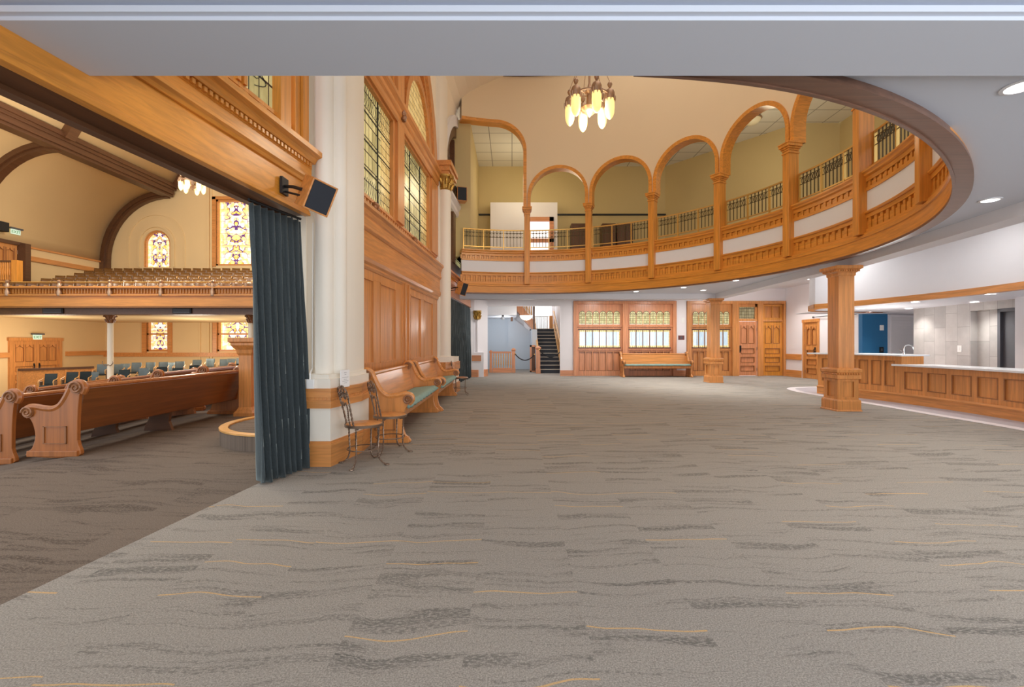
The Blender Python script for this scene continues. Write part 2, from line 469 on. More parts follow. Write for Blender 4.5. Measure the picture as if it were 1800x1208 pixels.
def tiles(name, a, b, grout, tu, tz, axis='y', off=.5, z0=0, mx=1):
    t = NT(name); P = t.sep(t.obj()); u = P[1] if axis == 'y' else P[0]; z = P[2]
    qu = t.math('DIVIDE', u, tu); iu = t.math('FLOOR', qu)
    qz = t.math('ADD', t.math('DIVIDE', t.math('SUBTRACT', z, z0), tz), t.math('MULTIPLY', t.math('MODULO', t.math('ABSOLUTE', iu), 2.0), off))
    fu = t.math('ABSOLUTE', t.math('SUBTRACT', t.math('FRACT', qu), .5)); fz = t.math('ABSOLUTE', t.math('SUBTRACT', t.math('FRACT', qz), .5))
    e = t.math('MAXIMUM', t.math('GREATER_THAN', fu, .5-.004/tu), t.math('GREATER_THAN', fz, .5-.004/tz))
    rnd = t.white(t.comb(iu, t.math('FLOOR', qz), 2.0)); n = t.noise(t.obj(), 3.5, 5, .6)
    f = t.math('ADD', t.math('MULTIPLY', rnd, .45), t.math('MULTIPLY', n, .6), clamp=True)
    t.color(t.mix(e, t.mix(f, a, b), grout)); t.b.inputs['Roughness'].default_value = .4; return t.m
M['tile'] = tiles('grey_stone_tile', srgb(150, 146, 144), srgb(206, 202, 198), srgb(140, 136, 132), .33, .66)
M['ceiltile'] = None
def ceiltile():
    t = NT('acoustic_ceiling_tile'); P = t.sep(t.obj())
    fu = t.math('ABSOLUTE', t.math('SUBTRACT', t.math('FRACT', t.math('DIVIDE', P[0], .75)), .5)); fv = t.math('ABSOLUTE', t.math('SUBTRACT', t.math('FRACT', t.math('DIVIDE', P[1], .75)), .5))
    e = t.math('GREATER_THAN', t.math('MAXIMUM', fu, fv), .482)
    t.color(t.mix(e, srgb(222, 218, 204), srgb(150, 146, 134))); t.b.inputs['Roughness'].default_value = .9; return t.m
M['ceiltile'] = ceiltile()
# ================================================================== SETTING
WL = wall_map(-2.165, 6.0, .0528, 1)      # middle + far bay plane: u = Y - 6, v towards the room
WA = wall_map(-2.17, 4.9, .106, 1)        # near bay plane: u = Y - 4.9
def XW(Y): return -2.165 + .0528*(Y-6)
# ---- floors
b = MB(); b.prism_z([(-2.75, -3), (12.6, -3), (12.6, 17.9), (-2.2, 17.9), (-2.2, 5.2), (-2.6, 1.0)], -.12, 0)
struct('floor', b, M['carpet'])
def zs(x, y):
    d = max(0.0, -4.9-x); return min(0.0, -.15*min(d, 4)-.085*max(d-4, 0) + .044*(y-5))
b = MB(); xs = [-2.2, -3.4, -4.4, -4.9]+[-5.5-.9*i for i in range(22)]; ys = [-3+1.0*i for i in range(31)]
b.grid([[(x if not (x == -2.2 and y < 5.2) else (-2.75 if y < 1.1 else -2.6+.1*(y-1)), y, zs(x, y) - (0 if x < -2.3 else .001)) for x in xs] for y in ys])
o = struct('floor_auditorium', b, M['carpet_shaded'], solid=.01)
b = MB(); b.box(-1.6, 3.2, 17.9, 24.6, -.12, 0); struct('floor_stair_hall', b, M['carpet'])
# pale curved border in front of the counter and the hard floor behind it
path = spline([(6.3, 2.2), (7.15, 5.0), (7.42, 6.66), (7.42, 8.2), (7.45, 9.86), (7.42, 11.4), (7.5, 12.2), (7.85, 12.95), (8.7, 13.3), (10.69, 13.35)], 6)
def offs(path, d):
    out = []
    for i, p in enumerate(path):
        a, c = Vector(path[max(i-1, 0)]), Vector(path[min(i+1, len(path)-1)]); t = (c-a).normalized()
        out.append((p[0]+t.y*d, p[1]-t.x*d))
    return out
inner = offs(path, .2); b = MB()
b.grid([[(p[0], p[1], .006) for p in path], [(q[0], q[1], .006) for q in inner]]); struct('trim_1', b, M['border'], solid=.006)
b = MB(); b.grid([[(p[0], p[1], .004) for p in inner], [(12.4, max(p[1], 2.2), .004) for p in inner]]); struct('floor_counter', b, M['greyfloor'], solid=.004)

# ---- rotunda ceiling ring, beams and the low ceiling over the camera
OUT = [(6.75, 14.9), (6.52, 8.6), (5.8, 4.2), (5.5, 2.4)]
def ray_out(th):
    """where a ray from the rotunda centre leaves the room under the ring"""
    dx, dy = math.sin(R(th)), math.cos(R(th)); best = 99
    segs = [((-1.66, 15.0), OUT[0])] + list(zip(OUT, OUT[1:])) + [(OUT[-1], (-2.6, 2.4)), ((-2.6, 2.4), (-1.66, 15.0))]
    for (x1, y1), (x2, y2) in segs:
        ex, ey = x2-x1, y2-y1; den = dx*ey - dy*ex
        if abs(den) < 1e-9: continue
        t = ((x1-CX)*ey - (y1-CY)*ex)/den; s = ((x1-CX)*dy - (y1-CY)*dx)/den
        if t > 0 and -1e-6 <= s <= 1+1e-6: best = min(best, t)
    return best
def near_bulge(th):
    s = min(1, max(0, (th-133)/38)); return .19*s*s*(3-2*s)
ths = [-18.5 + i*(172.6+18.5)/96 for i in range(97)]
rows = [[], []]
for th in ths:
    ro = max(ray_out(th), 5.86 + near_bulge(th))
    for k, rr in enumerate((5.84 + near_bulge(th), ro)): rows[k].append((CX+rr*math.sin(R(th)), CY+rr*math.cos(R(th)), 2.9))
b = MB(); b.grid(rows); struct('ceiling', b, M['ceil'], solid=.03)
b = MB(); b.box(-2.48, 12.4, 2.155, 2.60, 2.80, 2.95)
b.box(-2.48, 12.4, 2.125, 2.155, 2.82, 2.85); b.box(-2.48, 12.4, 2.085, 2.155, 2.868, 2.95)
struct('trim_2', b, M['ceil'])
b = MB(); b.box(-2.75, 12.4, -3, 2.16, 2.95, 3.0); struct('ceiling_front', b, M['ceil'])
b = MB(); b.box(-1.7, 6.6, 14.78, 15.02, 2.72, 3.0); struct('trim_3', b, M['white'])
def beam(pts, w, z0, z1):
    b = MB()
    for (x1, y1), (x2, y2) in zip(pts, pts[1:]):
        l = math.hypot(x2-x1, y2-y1); f = wall_map(x1, y1, x2-x1, y2-y1)
        bb = MB(f); bb.box(-.03, l+.03, -w/2, w/2, z0, z1)
        n = len(b.V); b.V += bb.V; b.F += [[i+n for i in q] for q in bb.F]
    return b
struct('trim_4', beam([(5.52, 2.56), (6.52, 8.6), (6.75, 14.9)], .3, 2.73, 3.45), M['white'])
b = MB(); b.prism_z([(5.52, 2.56), (6.52, 8.6), (6.75, 14.9), (6.75, 17.9), (12.6, 17.9), (12.6, 2.56)], 3.43, 3.48); struct('ceiling_right', b, M['white'])
b = MB(); b.box(-1.7, 6.6, 15.02, 17.9, 3.0, 3.05); struct('ceiling_back', b, M['ceil'])

# ---- back wall with its openings
b = MB()
for x0, x1, z0, z1 in [(-1.62, -.96, 0, 3.43), (-.96, 1.89, 2.74, 3.43), (1.89, 2.4, 0, 3.43), (2.4, 6.42, 2.93, 3.43), (6.42, 6.82, 0, 3.43), (6.82, 10.72, 2.93, 3.43)]:
    b.box(x0, x1, 17.8, 17.98, z0, z1)
struct('wall_back', b, M['hallwhite'])
b = MB()
for x0, x1 in [(1.88, 2.4), (6.42, 6.82)]: b.box(x0, x1, 17.77, 17.8, 0, .22)
struct('baseboard_back', b, M['red_x'])
# ---- right wall
b = MB(); b.box(10.7, 10.9, 16.72, 17.98, 0, 3.45); b.box(10.7, 10.9, 15.83, 16.72, 2.12, 3.45); b.box(10.7, 10.9, 14.06, 15.83, 0, 3.45)
struct('wall_right', b, M['hallwhite'])
b = MB(); b.box(10.67, 10.7, 16.8, 17.8, 0, .26); b.box(10.67, 10.7, 14.0, 15.75, 0, .26); struct('baseboard_right', b, M['oak_h'])
b = MB(); b.box(10.66, 10.7, 16.8, 17.8, .66, .87); struct('trim_5', b, M['oak_h'])
# ---- counter room
b = MB(); b.box(10.7, 11.47, 13.9, 14.05, 0, 2.6); struct('wall_blue', b, M['navy'])
b = MB(); b.box(11.47, 12.6, 13.9, 14.05, 0, 2.6); b.box(11.47, 11.53, 13.8, 13.9, 0, 2.16); struct('wall_counter_room', b, M['white'])
b = MB(); b.box(12.46, 12.6, 2.2, 13.9, 0, 3.43); struct('wall_counter_side', b, M['white'])
TM = wall_map(10.5, 11.9, -.125, -1)          # tiled core: u runs towards the camera, v towards the aisle
b = MB(TM)
b.box(0, 1.7, -1.6, 0, 0, 2.2); b.box(1.7, 3.05, -1.6, -.14, 0, 2.0); b.box(1.7, 3.05, -1.6, 0, 2.0, 2.2)
struct('wall_tiled', b, M['tile'])
b = MB(TM); b.box(3.05, 3.4, -1.6, .28, 0, 2.4); struct('wall_counter_end', b, M['white'])
# bulkhead over the counter
CB = cyl_map(8.06)
b = MB(CB); b.box(67.5, 128, -.12, 0, 2.27, 3.43, 40)
nose = [(CX+8.06*math.sin(R(67.5)), CY+8.06*math.cos(R(67.5)))]
pn = spline([nose[0], (7.86, 11.95), (8.15, 12.45), (8.75, 12.8), (10.7, 13.1)], 6)
f2 = [(p[0], p[1]) for p in pn]; f3 = offs(f2, .12)
b2 = MB(); b2.grid([[(p[0], p[1], z) for p in f2] for z in (2.27, 3.43)]); b.F += [[i+len(b.V) for i in q] for q in b2.F]; b.V += b2.V
struct('wall_bulkhead', b, M['white'])
b = MB(CB); b.box(67.5, 128, -.12, .03, 2.15, 2.27, 40)
g2 = offs(f2, -.03); b2 = MB(); b2.grid([[(p[0], p[1], 2.15) for p in f3], [(p[0], p[1], 2.15) for p in g2], [(p[0], p[1], 2.27) for p in g2], [(p[0], p[1], 2.27) for p in f3]])
b.F += [[i+len(b.V) for i in q] for q in b2.F]; b.V += b2.V
struct('trim_6', b, M['oak_ring'])
arc = [(CX+8.06*math.sin(R(t)), CY+8.06*math.cos(R(t))) for t in [128-1.5*i for i in range(41)]][:-1] + f2
b = MB(); b.grid([[(p[0], p[1], 2.17) for p in arc], [(12.5, min(max(p[1], 2.3), 13.95), 2.17) for p in arc]]); b.box(8.7, 12.5, 13.1, 13.95, 2.17, 2.2)
struct('ceiling_counter', b, M['white'])

# ---- left wall: plaster above and around the bays
def arch_wall(mb, u0, u1, ua, ub, zs_, r, ztop, v0=-.35, v1=-.04, n=24):
    """wall from u0 to u1, pierced from ua to ub up to an arch springing at zs_"""
    uc = (ua+ub)/2; rr = (ub-ua)/2
    pts = [(u0, None), (ua-1e-4, None)] + [(uc-rr*math.cos(PI*i/n), zs_+r*math.sin(PI*i/n)) for i in range(n+1)] + [(ub+1e-4, None), (u1, None)]
    pts = [(u, 0 if z is None else z) for u, z in pts]
    lo1 = [mb.pt(u, v1, z) for u, z in pts]; hi1 = [mb.pt(u, v1, ztop) for u, z in pts]
    lo0 = [mb.pt(u, v0, z) for u, z in pts]; hi0 = [mb.pt(u, v0, ztop) for u, z in pts]
    for k in range(len(pts)-1):
        mb.F += [[lo1[k], lo1[k+1], hi1[k+1], hi1[k]], [lo0[k+1], lo0[k], hi0[k], hi0[k+1]], [lo0[k], lo0[k+1], lo1[k+1], lo1[k]]]
b = MB(WL); arch_wall(b, -.95, 5.95, -.1, 5.45, 5.65, 2.72, 8.3); arch_wall(b, 5.95, 11.8, 6.35, 11.3, 5.65, 2.5, 8.3)
wl = MB(WA); arch_wall(wl, -4.6, .0, -4.4, -.02, 5.65, 2.2, 8.3)
b.F += [[i+len(b.V) for i in q] for q in wl.F]; b.V += wl.V
# cove that starts the vault
cv = MB(WL); zz = [8.3+.25*i for i in range(9)]
cv.grid([[(u, -.04+.8*(z-8.3)**2, z) for z in zz] for u in (-3.6, 0, 4, 8, 9.0, 11.8)])
b.F += [[i+len(b.V) for i in q] for q in cv.F]; b.V += cv.V
struct('wall_left', b, M['cream'])

# ---- piers of the left wall (plaster shaft, plinth, wooden rail and base)
def pier_near():
    r = struct_root('wall_pier_near')
    b = MB(); b.prism_z([(-2.5, 4.71), (-1.88, 4.71), (-1.77, 5.3), (-1.80, 5.72), (-2.5, 5.72)], 0, .9)
    b.prism_z([(-2.5, 4.75), (-1.91, 4.75), (-1.80, 5.3), (-1.83, 5.72), (-2.5, 5.72)], .9, .945)
    b.prism_z([(-2.5, 5.02), (-2.19, 5.02), (-2.15, 4.96), (-1.95, 4.93), (-1.90, 4.99), (-1.81, 5.28), (-1.86, 5.72), (-2.5, 5.72)], .94, 8.0)
    b.lathe([(.1, .94), (.1, 8.0)], (-2.035, 4.955, 0), 24)
    b.lathe([(.085, .94), (.085, 8.0)], (-1.915, 5.03, 0), 20)
    struct('shaft', b, M['pier'], r, smooth=True)
    b = MB()
    for z0, z1, e in ((0, .2, .025), (.2, .24, .04), (.24, .26, .02)):
        b.prism_z([(-2.5, 4.71-e), (-1.88+e*.6, 4.71-e), (-1.77+e, 5.3), (-1.80+e, 5.72), (-2.5, 5.72)], z0, z1)
    struct('base_board', b, M['oak_ring'], r)
    b = MB()
    for z0, z1, e in ((.6, .68, .022), (.68, .715, .012), (.715, .78, .022), (.78, .805, .034)):
        b.prism_z([(-2.5, 4.71-e), (-1.88+e*.6, 4.71-e), (-1.77+e, 5.3), (-1.80+e, 5.72), (-2.5, 5.72)], z0, z1)
    d = wall_map(-1.88, 4.71, .11, .59)
    for k in range(14):
        p = MB(d); p.box(.02+k*.042, .045+k*.042, .0, .02, .685, .71); b.F += [[i+len(b.V) for i in q] for q in p.F]; b.V += p.V
    for k in range(14): b.box(-2.48+k*.042, -2.455+k*.042, 4.69, 4.71, .685, .71)
    struct('chair_rail', b, M['oak_ring'], r)
    return r
pier_near()
r = struct_root('wall_pier_middle')
b = MB(WL); b.prism_z([(5.45, -.3), (5.45, .05), (5.62, .09), (6.2, .11), (6.32, .04), (6.32, -.3)], 0, 8.3)
b.lathe([(.2, 0), (.2, .93), (.15, .96), (.15, 5.2)], (5.62, .16, 0), 24); b.prism_z([(5.42, -.3), (5.42, .2), (5.5, .4), (6.3, .4), (6.38, .2), (6.38, -.3)], 0, .93)
struct('shaft', b, M['pier'], r, smooth=True)
b = MB(WL); b.prism_z([(5.40, -.2), (5.40, .22), (5.48, .43), (6.32, .43), (6.4, .22), (6.4, -.2)], 0, .26); struct('base_board', b, M['oak_h'], r)
b = MB(WL); b.prism_z([(5.40, -.2), (5.40, .22), (5.48, .43), (6.32, .43), (6.4, .22), (6.4, -.2)], .6, .8); struct('chair_rail', b, M['oak_h'], r)
def capital(mb, c, r, z0, z1, n=8):
    h = z1-z0
    mb.lathe([(r, z0), (r*1.12, z0+.03), (r*1.0, z0+.05), (r*1.05, z0+.45*h), (r*1.5, z0+.85*h), (r*1.6, z0+.9*h), (r*1.6, z1), (r*1.0, z1)], c, 16)
    for t in range(2):
        for k in range(n):
            a = 2*PI*(k+.5*t)/n; rr = r*(1.12+.12*t)
            p = [(c[0]+math.cos(a)*q*r, c[1]+math.sin(a)*q*r, c[2]+z0+w*h) for q, w in ((1.05, .08+.3*t), (1.2, .25+.3*t), (1.45, .42+.3*t), (1.62, .45+.3*t), (1.6, .38+.3*t))]
            mb.tube(p, [r*.22, r*.24, r*.2, r*.14, r*.06], 5)
    for k in range(4):
        a = PI/4+PI/2*k; q = (c[0]+math.cos(a)*r*1.7, c[1]+math.sin(a)*r*1.7, c[2]+z0+.78*h)
        mb.ball(q, r*.3, 8)
b = MB(WL); capital(b, (5.62, .16, 0), .15, 5.15, 5.52); struct('capital', b, M['giltcap'], r, smooth=True)
b = MB(WL); b.box(5.40, 6.32, -.1, .30, 5.52, 5.6); b.box(5.37, 6.35, -.1, .33, 5.6, 5.72); b.box(5.34, 6.38, -.1, .37, 5.72, 5.84); struct('wood_abacus', b, M['oak_h'], r)
r = struct_root('wall_pier_far')
b = MB(); b.prism_z([(-1.75, 17.35), (-1.44, 17.35), (-1.12, 17.62), (-.96, 17.8), (-1.62, 17.95)], 0, 2.95); b.lathe([(.035, .95), (.035, 2.2)], (-1.32, 17.35, 0), 10); b.box(-1.5, -1.08, 17.28, 17.6, 0, .93); struct('shaft', b, M['hallwhite'], r, smooth=True)
b = MB(); b.prism_z([(-1.7, 17.25), (-1.3, 17.25), (-1.02, 17.5), (-.94, 17.78), (-1.7, 17.8)], 0, .27); struct('base_board', b, M['red_x'], r)
b = MB(); b.box(-1.52, -1.17, 17.25, 17.5, .6, .82); struct('chair_rail', b, M['red_x'], r)
b = MB(); capital(b, (-1.32, 17.33, 0), .1, 2.18, 2.52); struct('capital', b, M['giltcap'], r, smooth=True)
# ================================================================== LEFT WALL JOINERY
def header(name, F, u0, u1, vback, mh, label, zt=3.3, dent=True):
    """moulded oak beam over a bay: fascia, bead, dentils, cornice"""
    t = thing(name, label, 'beam')
    b = MB(F); b.box(u0, u1, vback, 0, 2.66, 2.96); b.box(u0, u1, -.05, .02, 2.63, 2.665); b.box(u0, u1, -.12, .012, 2.665, 2.685)
    b.build('fascia', mh, t, bev=.004)
    b = MB(F); b.box(u0, u1, vback, -.05, 2.64, 2.662); b.box(u0, u1, vback, vback+.08, 2.61, 2.64); b.build('soffit', M['brown'], t)  # underside piece in a darker brown wood than the fascia
    b = MB(F); b.sweep_u([(-.2, 2.96), (.02, 2.96), (.035, 2.985), (.06, 3.0), (.06, 3.025), (.03, 3.03), (.03, 3.13), (-.2, 3.13)], u0, u1)
    b.build('bead_moulding', mh, t)
    b = MB(F); n = int((u1-u0)/.055)
    for k in range(n): b.box(u0+k*.055, u0+k*.055+.03, -.05, .06, 3.14, 3.175)
    b.box(u0, u1, -.2, .035, 3.13, 3.18)
    b.build('dentil_course', M['gold_h'], t)
    b = MB(F); b.sweep_u([(-.2, 3.18), (.07, 3.18), (.08, 3.2), (.1, 3.23), (.15, 3.25), (.15, zt), (.13, zt+.015), (-.2, zt+.015)], u0, u1)
    b.build('cornice', mh, t)
    return t
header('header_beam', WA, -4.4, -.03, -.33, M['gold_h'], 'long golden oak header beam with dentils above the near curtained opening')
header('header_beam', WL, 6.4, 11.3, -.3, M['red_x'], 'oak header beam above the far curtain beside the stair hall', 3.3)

# ---- near bay: panel course and tall leaded windows above the header
r = struct_root('window_1')
b = MB(WA); rows = [(3.36, 3.46, [(-.42-.25*k, -.42-.25*k+.14) for k in range(15, -1, -1)])]
panel_grid(b, -4.4, -.12, 3.31, 3.5, rows, -.10, -.04); b.box(-4.4, -.12, -.14, -.10, 3.31, 3.5)
b.box(-.52, -.35, -.12, -.0, 3.3, 8.0); b.box(-.28, -.20, -.12, .0, 3.3, 8.0); b.box(-.18, -.08, -.1, .03, 3.3, 8.0)
for u in (-1.0, -1.08): b.box(u, u+.04, -.12, -.02, 3.5, 7.5)
for u in (-2.4, -3.6): b.box(u, u+.3, -.12, -.02, 3.5, 7.5)
b.box(-4.4, -.12, -.12, -.01, 5.1, 5.6)
struct('frame', b, M['gold_v'], r, bev=.003)
b = MB(WA); b.box(-4.3, -.4, -.10, -.09, 3.5, 7.6); struct('leaded_glass', b, M['amber'], r)
b = MB(WA)
for c in (-.78, -1.4, -1.9):
    for k in range(3):
        pts = [(c + (.16-.04*k)*math.sin(a*.9+k), -.085, 3.62+.16*k+.16*(a/PI)) for a in [PI*i/7 for i in range(8)]]
        b.tube(pts, .004, 5)
    b.tube([(c+.1*math.cos(2*PI*k/14), -.085, 3.82+.13*math.sin(2*PI*k/14)) for k in range(14)], .004, 5, True)
    b.tube([(c+.05*math.cos(2*PI*k/14), -.085, 3.82+.06*math.sin(2*PI*k/14)) for k in range(14)], .0035, 5, True)
struct('scroll_leading', b, M['black'], r)

# ---- middle bay: oak wall panelling
t = thing('wood_partition', 'tall panelled oak partition in the left wall behind the two cushioned benches', 'partition', (XW(8.7), 8.7, 0))
b = MB(WL)
bays = [(-.05, 2.42, [(.12, .96), (1.24, 2.06)]), (2.9, 5.45, [(3.0, 3.82), (4.07, 4.95)])]
for u0, u1, us in bays: panel_grid(b, u0, u1, 0, 2.36, [(.96, 2.24, us), (.2, .8, us)], -.03, .0)
b.build('frame', M['oak_v'], t, bev=.003)
for u0, u1, us in bays:
    for a, c in us:
        b = MB(WL); b.box(a-.01, c+.01, -.05, -.02, .19, 2.26)
        b.build('panel', M['oak_v'], t)
        b = MB(WL)
        for e in ((a, .96, c, 2.24),):
            for (p, q, s, w) in ((a, .96, a+.025, 2.24), (c-.025, .96, c, 2.24)): b.box(p, s, -.022, .006, q, w)
            b.box(a, c, -.022, .006, .96, .985); b.box(a, c, -.022, .006, 2.215, 2.24)
        b.build('panel_moulding', M['oak_v'], t)
b = MB(WL); b.box(2.42, 2.90, -.06, .02, 0, 2.4); b.box(2.5, 2.58, .02, .05, 0, 2.4); b.box(2.74, 2.82, .02, .05, 0, 2.4); b.build('post', M['oak_v'], t, bev=.004)
t2 = thing('panel_cornice', 'moulded oak frieze and ledge between the wall panelling and the leaded windows', 'cornice', (XW(8.7), 8.7, 2.36))
b = MB(WL); b.sweep_u([(-.1, 2.36), (.01, 2.36), (.03, 2.39), (.03, 2.42), (.06, 2.45), (.08, 2.5), (.08, 2.56), (-.1, 2.56)], -.1, 5.5); b.build('lower_moulding', M['oak_h'], t2)
b = MB(WL); b.box(-.1, 5.5, -.1, .06, 2.56, 2.88); b.build('frieze', M['oak_h'], t2)
b = MB(WL); b.sweep_u([(-.1, 2.88), (.07, 2.88), (.1, 2.91), (.1, 2.94), (.08, 2.96), (.08, 3.07), (.1, 3.09), (.12, 3.15), (.16, 3.18), (.16, 3.225), (-.1, 3.225)], -.1, 5.55); b.build('ledge', M['oak_h'], t2)

# ---- middle bay: great arched window
r = struct_root('window_2')
b = MB(WL)
for k in range(44):
    u = .02+k*.125
    if u < 5.35: b.box(u, u+.055, -.06, -.02, 3.25, 3.42)
b.box(-.1, 5.5, -.12, -.05, 3.225, 3.46); b.box(-.1, 5.5, -.06, -.01, 3.42, 3.47); b.box(-.1, 5.5, -.06, -.005, 3.225, 3.25)
for u0, u1 in ((-.1, .03), (1.98, 2.1), (2.5, 2.62), (4.66, 4.8)): b.box(u0, u1, -.12, -.02, 3.46, 5.2)
b.box(2.1, 2.5, -.12, .03, 3.46, 8.0); b.box(4.8, 5.45, -.12, .02, 3.46, 5.2)
b.box(-.1, 5.45, -.12, -.02, 5.17, 5.24)
struct('frame', b, M['oak_v'], r, bev=.003)
b = MB(WL); b.sweep_u([(-.12, 5.22), (.02, 5.22), (.04, 5.26), (.04, 5.34), (.07, 5.38), (.07, 5.46), (.12, 5.52), (.12, 5.6), (-.12, 5.6)], -.1, 5.5); struct('transom', b, M['oak_h'], r)
UC, RR = 2.675, 2.72
b = MB(WL); b.band_uz(arch_pts(UC, 5.6, RR-.24, 40), arch_pts(UC, 5.6, RR+.06, 40), -.3, .0)
b.band_uz(arch_pts(UC, 5.6, RR-.42, 40), arch_pts(UC, 5.6, RR-.3, 40), -.16, -.05)
struct('arch_casing', b, M['oak_v'], r)
for cc in (1.15, 3.85):
    b = MB(WL); b.band_uz(arch_pts(cc, 5.62, .93, 24, rz=1.25), arch_pts(cc, 5.62, 1.08, 24, rz=1.42), -.14, -.03); struct('inner_arch', b, M['oak_v'], r)
    b = MB(WL); b.prism_uz(arch_pts(cc, 5.62, .94, 24, rz=1.26), -.12, -.1); struct('arched_glass', b, M['amber_edge'], r)
b = MB(WL); b.prism_uz(arch_pts(UC, 5.6, RR-.36, 32), -.2, -.17); struct('arch_panelling', b, M['oak_v'], r)
for u0, u1 in ((.03, 1.98), (2.62, 4.66)):
    b = MB(WL); b.box(u0, u1, -.10, -.09, 3.46, 5.18); struct('leaded_glass', b, M['amber'], r)
    b = MB(WL)
    for u in (u1-.62, u0+.62): b.box(u-.012, u+.012, -.09, -.075, 3.46, 5.18)
    for z in (3.9, 4.33, 4.76): b.box(u0, u1, -.09, -.078, z-.009, z+.009)
    n = 26
    for k in range(n):
        for zc, zr in ((3.5, .30), (4.86, .30)):
            u = u0+(k+.5)*(u1-u0)/n
            b.tube([(u-.03, -.085, zc), (u+.02, -.085, zc+zr*.35), (u-.01, -.085, zc+zr*.7), (u+.03, -.085, zc+zr)], .0035, 4)
    struct('lead_bars', b, M['black'], r)
    b = MB(WL); b.box(u1-.46, u1-.01, -.092, -.086, 3.5, 5.16); struct('gold_border', b, M['amber_edge'], r)
b = MB(WL)
for q in ((2.3, .09, 5.42), (.95, .06, 3.32), (3.2, .06, 3.32)):
    for k in range(6):
        a = 2*PI*k/6; b.ball((q[0]+.07*math.cos(a), q[1]-.02, q[2]+.07*math.sin(a)), .045, 7)
struct('carved_boss', b, M['bench_dark'], r)

# ---- far bay window
r = struct_root('window_3')
UF = 8.82; RF = 2.48
b = MB(WL); b.box(6.35, 11.3, -.12, -.02, 3.315, 3.75)
for u0, u1 in ((6.35, 6.55), (7.6, 7.95), (9.5, 9.85), (11.0, 11.3)): b.box(u0, u1, -.12, .02, 3.7, 5.5)
b.box(7.7, 7.85, -.12, .02, 5.5, 7.4); b.box(9.6, 9.75, -.12, .02, 5.5, 7.4)
b.band_uz(arch_pts(UF, 5.6, RF-.3, 36), arch_pts(UF, 5.6, RF+.02, 36), -.32, -.02)
struct('frame', b, M['brown'], r)
b = MB(WL); b.sweep_u([(-.12, 5.22), (.02, 5.22), (.06, 5.3), (.06, 5.4), (.12, 5.5), (.12, 5.58), (-.12, 5.58)], 6.35, 11.3); struct('transom', b, M['white'], r)
b = MB(WL); b.box(6.5, 11.1, -.10, -.09, 3.7, 5.25); struct('leaded_glass', b, M['amber'], r)
b = MB(WL); b.prism_uz(arch_pts(UF, 5.6, RF-.25, 32), -.14, -.11); struct('arched_glass', b, M['drape'], r)
b = MB(WL); b.band_uz(arch_pts(UF, 5.6, RF, 36), arch_pts(UF, 5.6, RF+.3, 36), -.05, .04); struct('plaster_arch', b, M['white'], r)
# ================================================================== ROTUNDA
CYL = cyl_map(CR)
NB = lambda u, v, z: CYL(u, v-near_bulge(u), z)      # the near side of the rim swells a little
TH0, STEP = 1.8, 19.1
PIL = [TH0 + STEP*k for k in range(8)]          # 1.8 ... 135.5 degrees
TL = -18.6
rim_end = 176
# --- parapet of the gallery
t = thing('gallery_parapet', 'curved balcony front of oak bands and white plaster above the hall', 'balcony front', (CX, CY, 2.85))
b = MB(NB); b.sweep_u([(-.08, 2.845), (.05, 2.845), (.05, 3.05), (.07, 3.06), (.07, 3.1), (.045, 3.12), (.045, 3.15), (-.08, 3.15)], TL, 150, 110); b.build('lower_fascia', M['band'], t, smooth=True, angle=30)
b = MB(NB); b.sweep_u([(-.08, 2.845), (.05, 2.845), (.05, 3.15), (-.08, 3.15)], 150, rim_end, 20); b.build('front_fascia', M['rim'], t, smooth=True, angle=30)
b = MB(NB); b.sweep_u([(-.09, 2.825), (.06, 2.825), (.06, 2.85), (-.09, 2.85)], TL, rim_end, 120); b.sweep_u([(.035, 2.815), (.06, 2.815), (.06, 2.83), (.035, 2.83)], TL, rim_end, 120); b.build('rim', M['rim'], t, smooth=True, angle=30)
def dentil_band(name, z0, z1, per, cap):
    b = MB(CYL); ends = [TL] + PIL
    b.box(TL, 136, -.08, -.04, z0, z1, 110)
    b.box(TL, 136, -.08, .012, z0, z0+.06, 110); b.box(TL, 136, -.08, .012, z1-.07, z1, 110)
    for a, c in zip(ends, ends[1:]):
        n = per if a > 0 else per+1; w = (c-a)/n
        for k in range(n+1): b.box(a+w*(k-.22), a+w*(k+.22), -.05, -.0, z0+.05, z1-.06)
        for k in range(n): b.box(a+w*(k+.30), a+w*(k+.70), -.05, -.012, z0+.06, z0+.62*(z1-z0))
    b.build(name, M['band'], t)
dentil_band('lower_panel_band', 3.15, 3.46, 12, .1)
b = MB(CYL); b.sweep_u([(-.08, 3.46), (.03, 3.46), (.045, 3.48), (.045, 3.5), (-.08, 3.51)], TL, 136, 110); b.build('band_moulding', M['band'], t, smooth=True, angle=30)
b = MB(CYL); b.box(TL, 136, -.1, -.005, 3.5, 3.86, 110); b.build('plaster_band', M['white'], t, smooth=True, angle=30)
dentil_band('upper_panel_band', 3.85, 4.08, 13, .1)
b = MB(CYL); b.sweep_u([(-.25, 4.08), (.02, 4.08), (.05, 4.1), (.05, 4.13), (.08, 4.16), (.08, 4.19), (-.25, 4.19)], TL, 136, 110); b.build('cap_rail', M['band'], t, smooth=True, angle=30)

